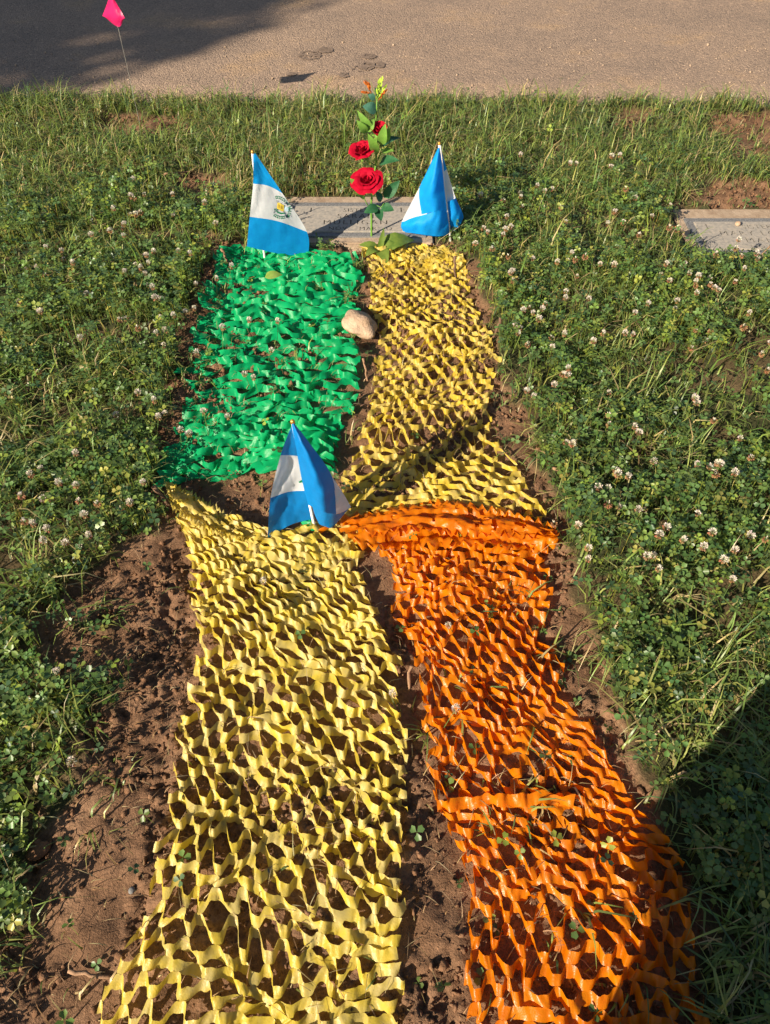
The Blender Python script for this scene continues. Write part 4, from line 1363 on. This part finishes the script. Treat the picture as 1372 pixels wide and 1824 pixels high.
# ------------------------------------------------------------------ clover flower heads, one by one
def flower_mesh(seed, brown, h):
    r = random.Random(seed)
    V = []; F = []; C = []

    def tri(a, b_, c_, col):
        i = len(V); V.extend([a, b_, c_]); F.append((i, i + 1, i + 2)); C.extend([col] * 3)
    lean = Vector((r.uniform(-.3, .3), r.uniform(-.3, .3), 1)) * h
    for k in range(3):      # stem, three-sided
        a0 = 2.094 * k; a1 = a0 + 2.094; w = .0008
        p = [Vector((math.cos(a) * w, math.sin(a) * w, 0)) for a in (a0, a1)]
        tri(p[0], p[1], lean + p[1], (.12, .2, .05)); tri(p[0], lean + p[1], lean + p[0], (.12, .2, .05))
    n = 58
    for i in range(n):
        zc = 1 - 2 * (i + .5) / n; a = i * 2.39996
        sr = math.sqrt(max(0, 1 - zc * zc))
        d = Vector((sr * math.cos(a), sr * math.sin(a), zc))
        low = zc < (-.1 + 1.1 * brown + r.uniform(-.25, .25) - .3)
        L = r.uniform(.0058, .0085)
        out = d + Vector((0, 0, -.7 if low else .75))
        out.normalize()
        side = out.cross(Vector((r.uniform(-1, 1), r.uniform(-1, 1), r.uniform(-1, 1)))).normalized() * .0017
        b0 = lean + d * .0042
        col = (.40 * r.uniform(.7, 1.2), .21 * r.uniform(.7, 1.2), .10) if low else (.80 * r.uniform(.88, 1.03), .73 * r.uniform(.86, 1.05), .61 * r.uniform(.8, 1.1))
        m_ = b0 + out * L * .62
        tri(b0, m_ + side, m_ - side, tuple(c * .8 for c in col)); tri(m_ - side, m_ + side, b0 + out * L, col)
    me = mesh_np('clover_flower', V, F, np.array(C))
    me.materials.append(M['petalattr'])
    return me


FRESH = [flower_mesh(i, .0 + .12 * (i % 3), .07 + .012 * (i % 4)) for i in range(8)]
BROWN = [flower_mesh(50 + i, .75 + .2 * (i % 3), .06 + .012 * (i % 3)) for i in range(5)]
left_f = [(217, 424), (225, 433), (182, 433), (83, 442), (98, 448), (59, 464), (61, 484), (130, 492), (163, 518), (229, 469), (257, 469), (256, 485), (278, 472), (269, 482), (241, 500),
          (217, 495), (268, 506), (306, 458), (303, 522), (285, 534), (325, 556), (268, 555), (285, 562), (62, 574), (314, 581), (300, 592), (271, 605), (278, 614), (157, 605), (231, 702),
          (194, 720), (266, 742), (286, 745), (266, 757), (312, 769), (120, 813), (81, 834), (70, 849), (86, 870), (99, 878), (4, 879), (172, 868), (222, 923), (169, 935), (241, 864),
          (36, 938), (89, 955), (91, 964), (129, 957), (163, 964), (37, 1108), (89, 1202), (96, 1360), (235, 365), (250, 388), (258, 337), (263, 352), (201, 383), (209, 416), (352, 375), (395, 388), (301, 375), (322, 352), (342, 498), (352, 548), (335, 470)]
left_b = [(229, 562), (207, 569), (272, 590), (30, 532), (64, 651), (78, 887), (36, 895), (151, 881), (183, 905), (210, 890), (56, 933), (129, 955), (226, 358), (240, 372), (245, 380), (218, 400), (70, 486), (104, 455)]
net_f = [(379, 499), (396, 483), (468, 617), (489, 582), (390, 598), (443, 581), (363, 744), (417, 730), (311, 767), (356, 619), (443, 659), (457, 672), (818, 1102), (790, 1272), (455, 1037), (718, 1238)]
rr = random.Random(77)
right_f = []; right_b = []
tries = 0
while len(right_f) + len(right_b) < 160 and tries < 20000:
    tries += 1
    px, py = rr.uniform(862, 1380), rr.uniform(275, 1010)
    if py > 480 + (px - 900) * 0 and px < 905 + max(0, (py - 700)) * .35 + 15: continue
    d = 1.0 if py < 620 else .42
    if py < 330 and px > 1100: d = .15
    if float(vn(np.array([px / 60]), np.array([py / 45]), 5)[0]) < .42: d *= .35
    if rr.random() > d: continue
    gx, gy = ground(px, py, .08)
    if slabmask(gx, gy, .03) or soilmask(np.array([gx]), np.array([gy]))[0]: continue
    (right_b if rr.random() < .33 else right_f).append((px, py))
    if rr.random() < .3:
        (right_b if rr.random() < .4 else right_f).append((px + rr.uniform(-16, 16), py + rr.uniform(-9, 9)))
right_f += [(1195, 968), (1158, 980), (1152, 1030), (1140, 1020), (1300, 1050), (1245, 920), (1085, 885), (1075, 870)]


def plant_flowers(pts, meshes, label, group, zf=.085):
    for i, (px, py) in enumerate(pts):
        me = meshes[rr.randrange(len(meshes))]
        gx, gy = (float(v) for v in ground(px, py, zf))
        o = bpy.data.objects.new('clover_flower', me); COL.objects.link(o)
        sc = rr.uniform(.8, 1.25)
        o.location = (gx, gy, h1(gx, gy) - .004)
        o.scale = (sc, sc, rr.uniform(.85, 1.2))
        o.rotation_euler = (rr.uniform(-.15, .15), rr.uniform(-.15, .15), rr.uniform(0, 6.28))
        setp(o, label, 'clover flower', group)


plant_flowers(left_f, FRESH, 'white clover flower head in the lawn left of the nets', 'white clover heads left of the nets')
plant_flowers(left_b, BROWN, 'browned clover flower head in the lawn left of the nets', 'browned clover heads left of the nets')
plant_flowers(right_f, FRESH, 'white clover flower head in the lawn right of the nets', 'white clover heads right of the nets')
plant_flowers(right_b, BROWN, 'browned clover flower head in the lawn right of the nets', 'browned clover heads right of the nets')
plant_flowers(net_f, FRESH, 'white clover flower head poking up through a plastic net', 'clover heads growing through the nets')

# ------------------------------------------------------------------ the tree behind the left shoulder, whose crown shades the road
M['bark'] = noise_mat('bark', [(0.3, (0.05, 0.035, 0.025)), (0.7, (0.16, 0.115, 0.08))], 8, 0.95, 0.9, 20, bdist=0.03)
sd = Vector((math.cos(SUN_AZ), math.sin(SUN_AZ), 0)); sn = Vector((-sd.y, sd.x, 0))


def shade_tree(off, along, height, rad, seed, nleaf, label):
    """crown whose shadow centre falls `off` m left of the sun line through the camera and `along` m down it"""
    c = sn * off + sd * (along - height / math.tan(SUN_EL)) + Vector((0, 0, height))
    root = empty('shade_tree', (c.x, c.y, 0)); setp(root, label, 'tree')
    r = np.random.default_rng(seed); rr_ = random.Random(seed)
    b = MB()
    b.tube([(0, 0, -.2), (.1, 0, height * .35), (-.1, .1, height * .7), (0, 0, height)], [.32, .25, .17, .08], 12)
    lobes = []
    for i in range(11):
        a = i * 2.4; q = rad * rr_.uniform(.35, .75); zz = height + rad * rr_.uniform(-.7, .7)
        e = Vector((math.cos(a) * q, math.sin(a) * q, zz)); lobes.append(e)
        s0 = Vector((0, 0, height * rr_.uniform(.5, .8)))
        b.tube([s0, s0.lerp(e, .5) + Vector((0, 0, .3)), e], [.09, .06, .02], 7)
    tr = b.build('trunk', M['bark']); tr.parent = root
    li = r.integers(0, len(lobes), nleaf)
    D = r.normal(0, 1, (nleaf, 3)); D /= np.linalg.norm(D, axis=1, keepdims=True)
    P0 = np.array([l[:] for l in lobes])[li] + D * (r.random(nleaf) ** .45 * rad * .5)[:, None]
    U = r.normal(0, 1, (nleaf, 3)); U /= np.linalg.norm(U, axis=1, keepdims=True)
    W = np.cross(U, r.normal(0, 1, (nleaf, 3))); W /= np.linalg.norm(W, axis=1, keepdims=True)
    s = r.uniform(.09, .16, nleaf)[:, None]
    V = np.stack([P0 - U * s, P0 + W * s * .55, P0 + U * s, P0 - W * s * .55], 1).reshape(-1, 3)
    F = np.arange(nleaf * 4).reshape(-1, 4)
    col = np.repeat(pick(r, nleaf, [(1, (.05, .11, .03)), (1, (.07, .13, .03))]), 4, 0)
    o = link('crown', mesh_np('crown', V, F, col), M['leaf'], root, False); o['kind'] = 'stuff'
    return root


shade_tree(7.1, 5.2, 8.6, 2.9, 5, 26000, 'leafy tree behind the photographer, shading the far left of the road')

# ------------------------------------------------------------------ the photographer, whose shadow falls across the lower right corner
M['shirt'] = noise_mat('grey_shirt', [(0.3, (0.10, 0.11, 0.13)), (0.7, (0.15, 0.16, 0.18))], 30, 0.85)
M['jeans'] = noise_mat('blue_jeans', [(0.3, (0.03, 0.045, 0.09)), (0.7, (0.05, 0.07, 0.13))], 60, 0.85)
M['skin'] = noise_mat('skin', [(0.3, (0.42, 0.24, 0.16)), (0.7, (0.5, 0.3, 0.2))], 20, 0.55)
M['hair'] = noise_mat('dark_hair', [(0.3, (0.015, 0.01, 0.008)), (0.7, (0.04, 0.028, 0.02))], 80, 0.6)
px0, py0 = .140, -.18
J = {'pelvis': (0, 0, .93, .135), 'waist': (0, 0, 1.08, .125), 'chest': (0, .01, 1.28, .15), 'neck0': (0, .0, 1.44, .07), 'neck1': (0, .02, 1.50, .056), 'head': (0, .04, 1.60, .085), 'crown': (0, .035, 1.70, .07)}
for s_, q in ((-1, 'l'), (1, 'r')):
    J.update({'hip' + q: (s_ * .095, 0, .88, .10), 'knee' + q: (s_ * .105 + .015, .0, .49, .088), 'ank' + q: (s_ * .085 + .06, -.05, .09, .068), 'heel' + q: (s_ * .085 + .06, -.05, .045, .05), 'toe' + q: (s_ * .10 + .06, .10, .03, .036),
              'sho' + q: (s_ * .185, 0, 1.39, .066), 'elb' + q: (s_ * .23 - .05, .06, 1.13, .044)})
J.update({'wril': (-.21, .085, 1.38, .027), 'hanl': (-.19, .105, 1.45, .03), 'wrir': (-.05, .085, 1.38, .027), 'hanr': (-.065, .105, 1.45, .03)})
E = [('pelvis', 'waist'), ('waist', 'chest'), ('chest', 'neck0'), ('neck0', 'neck1'), ('neck1', 'head'), ('head', 'crown')]
for q in 'lr':
    E += [('pelvis', 'hip' + q), ('hip' + q, 'knee' + q), ('knee' + q, 'ank' + q), ('ank' + q, 'heel' + q), ('heel' + q, 'toe' + q), ('chest', 'sho' + q), ('sho' + q, 'elb' + q), ('elb' + q, 'wri' + q), ('wri' + q, 'han' + q)]
for q, s_ in (('l', 1), ('r', -1)):
    hx, hy, hz, _ = J['han' + q]
    for f_ in range(4):
        n0, n1 = 'f%s%d' % (q, f_), 'g%s%d' % (q, f_)
        J[n0] = (hx + s_ * .030, hy + .012, hz + .035 - .018 * f_ + .01, .0085); J[n1] = (hx + s_ * .055, hy - .004, hz + .035 - .018 * f_ + .012, .0075)
        E += [('han' + q, n0), (n0, n1)]
    J['t' + q] = (hx + s_ * .022, hy - .035, hz + .02, .0095); E.append(('han' + q, 't' + q))
keys = list(J); ix = {k: i for i, k in enumerate(keys)}
me = bpy.data.meshes.new('person')
me.from_pydata([J[k][:3] for k in keys], [(ix[a], ix[b]) for a, b in E], [])
me.update()
person = bpy.data.objects.new('person', me); COL.objects.link(person)
md = person.modifiers.new('skin', 'SKIN'); md.use_smooth_shade = True
for k in keys: me.skin_vertices[0].data[ix[k]].radius = (J[k][3], J[k][3] * (.78 if k in ('chest', 'waist', 'pelvis') else 1))
me.skin_vertices[0].data[ix['pelvis']].use_root = True
person.modifiers.new('sub', 'SUBSURF').levels = 2
person.modifiers['sub'].render_levels = 2
bpy.context.view_layer.update()
nm = bpy.data.meshes.new_from_object(person.evaluated_get(bpy.context.evaluated_depsgraph_get()))
person.modifiers.clear(); person.data = nm
for m_ in ('skin', 'shirt', 'jeans'): nm.materials.append(M[m_])
for p in nm.polygons:
    c_ = p.center
    p.material_index = 2 if c_.z < .98 else (1 if c_.z < 1.46 and not (c_.y > .12) else 0)
    p.use_smooth = True
person.location = (px0, py0, h1(px0, py0))
setp(person, 'person in a grey knee-length coat holding up a phone, casting the corner shadow', 'person')
q = MB()
prof = [(1.10, .135), (.98, .155), (.80, .190), (.60, .222), (.40, .238), (.385, .225)]
V = []; F = []
for i, (zz, rd_) in enumerate(prof):
    for j in range(40):
        a = 2 * math.pi * j / 40
        rr2 = rd_ * (1 + (.05 * math.sin(a * 7 + zz * 3) * (1.1 - zz)))
        V.append((rr2 * math.cos(a), rr2 * .95 * math.sin(a) - .01, zz))
for i in range(len(prof) - 1):
    for j in range(40): F.append((i * 40 + j, i * 40 + (j + 1) % 40, (i + 1) * 40 + (j + 1) % 40, (i + 1) * 40 + j))
q.add(V, F); o = q.build('coat_skirt', M['shirt']); o.parent = person
q = MB(); q.ball((0, .02, 1.655), (.098, .108, .10)); o = q.build('hair', M['hair']); o.parent = person
q = MB()
q.ball((0, .125, 1.585), (.014, .022, .022))
o = q.build('nose', M['skin']); o.parent = person
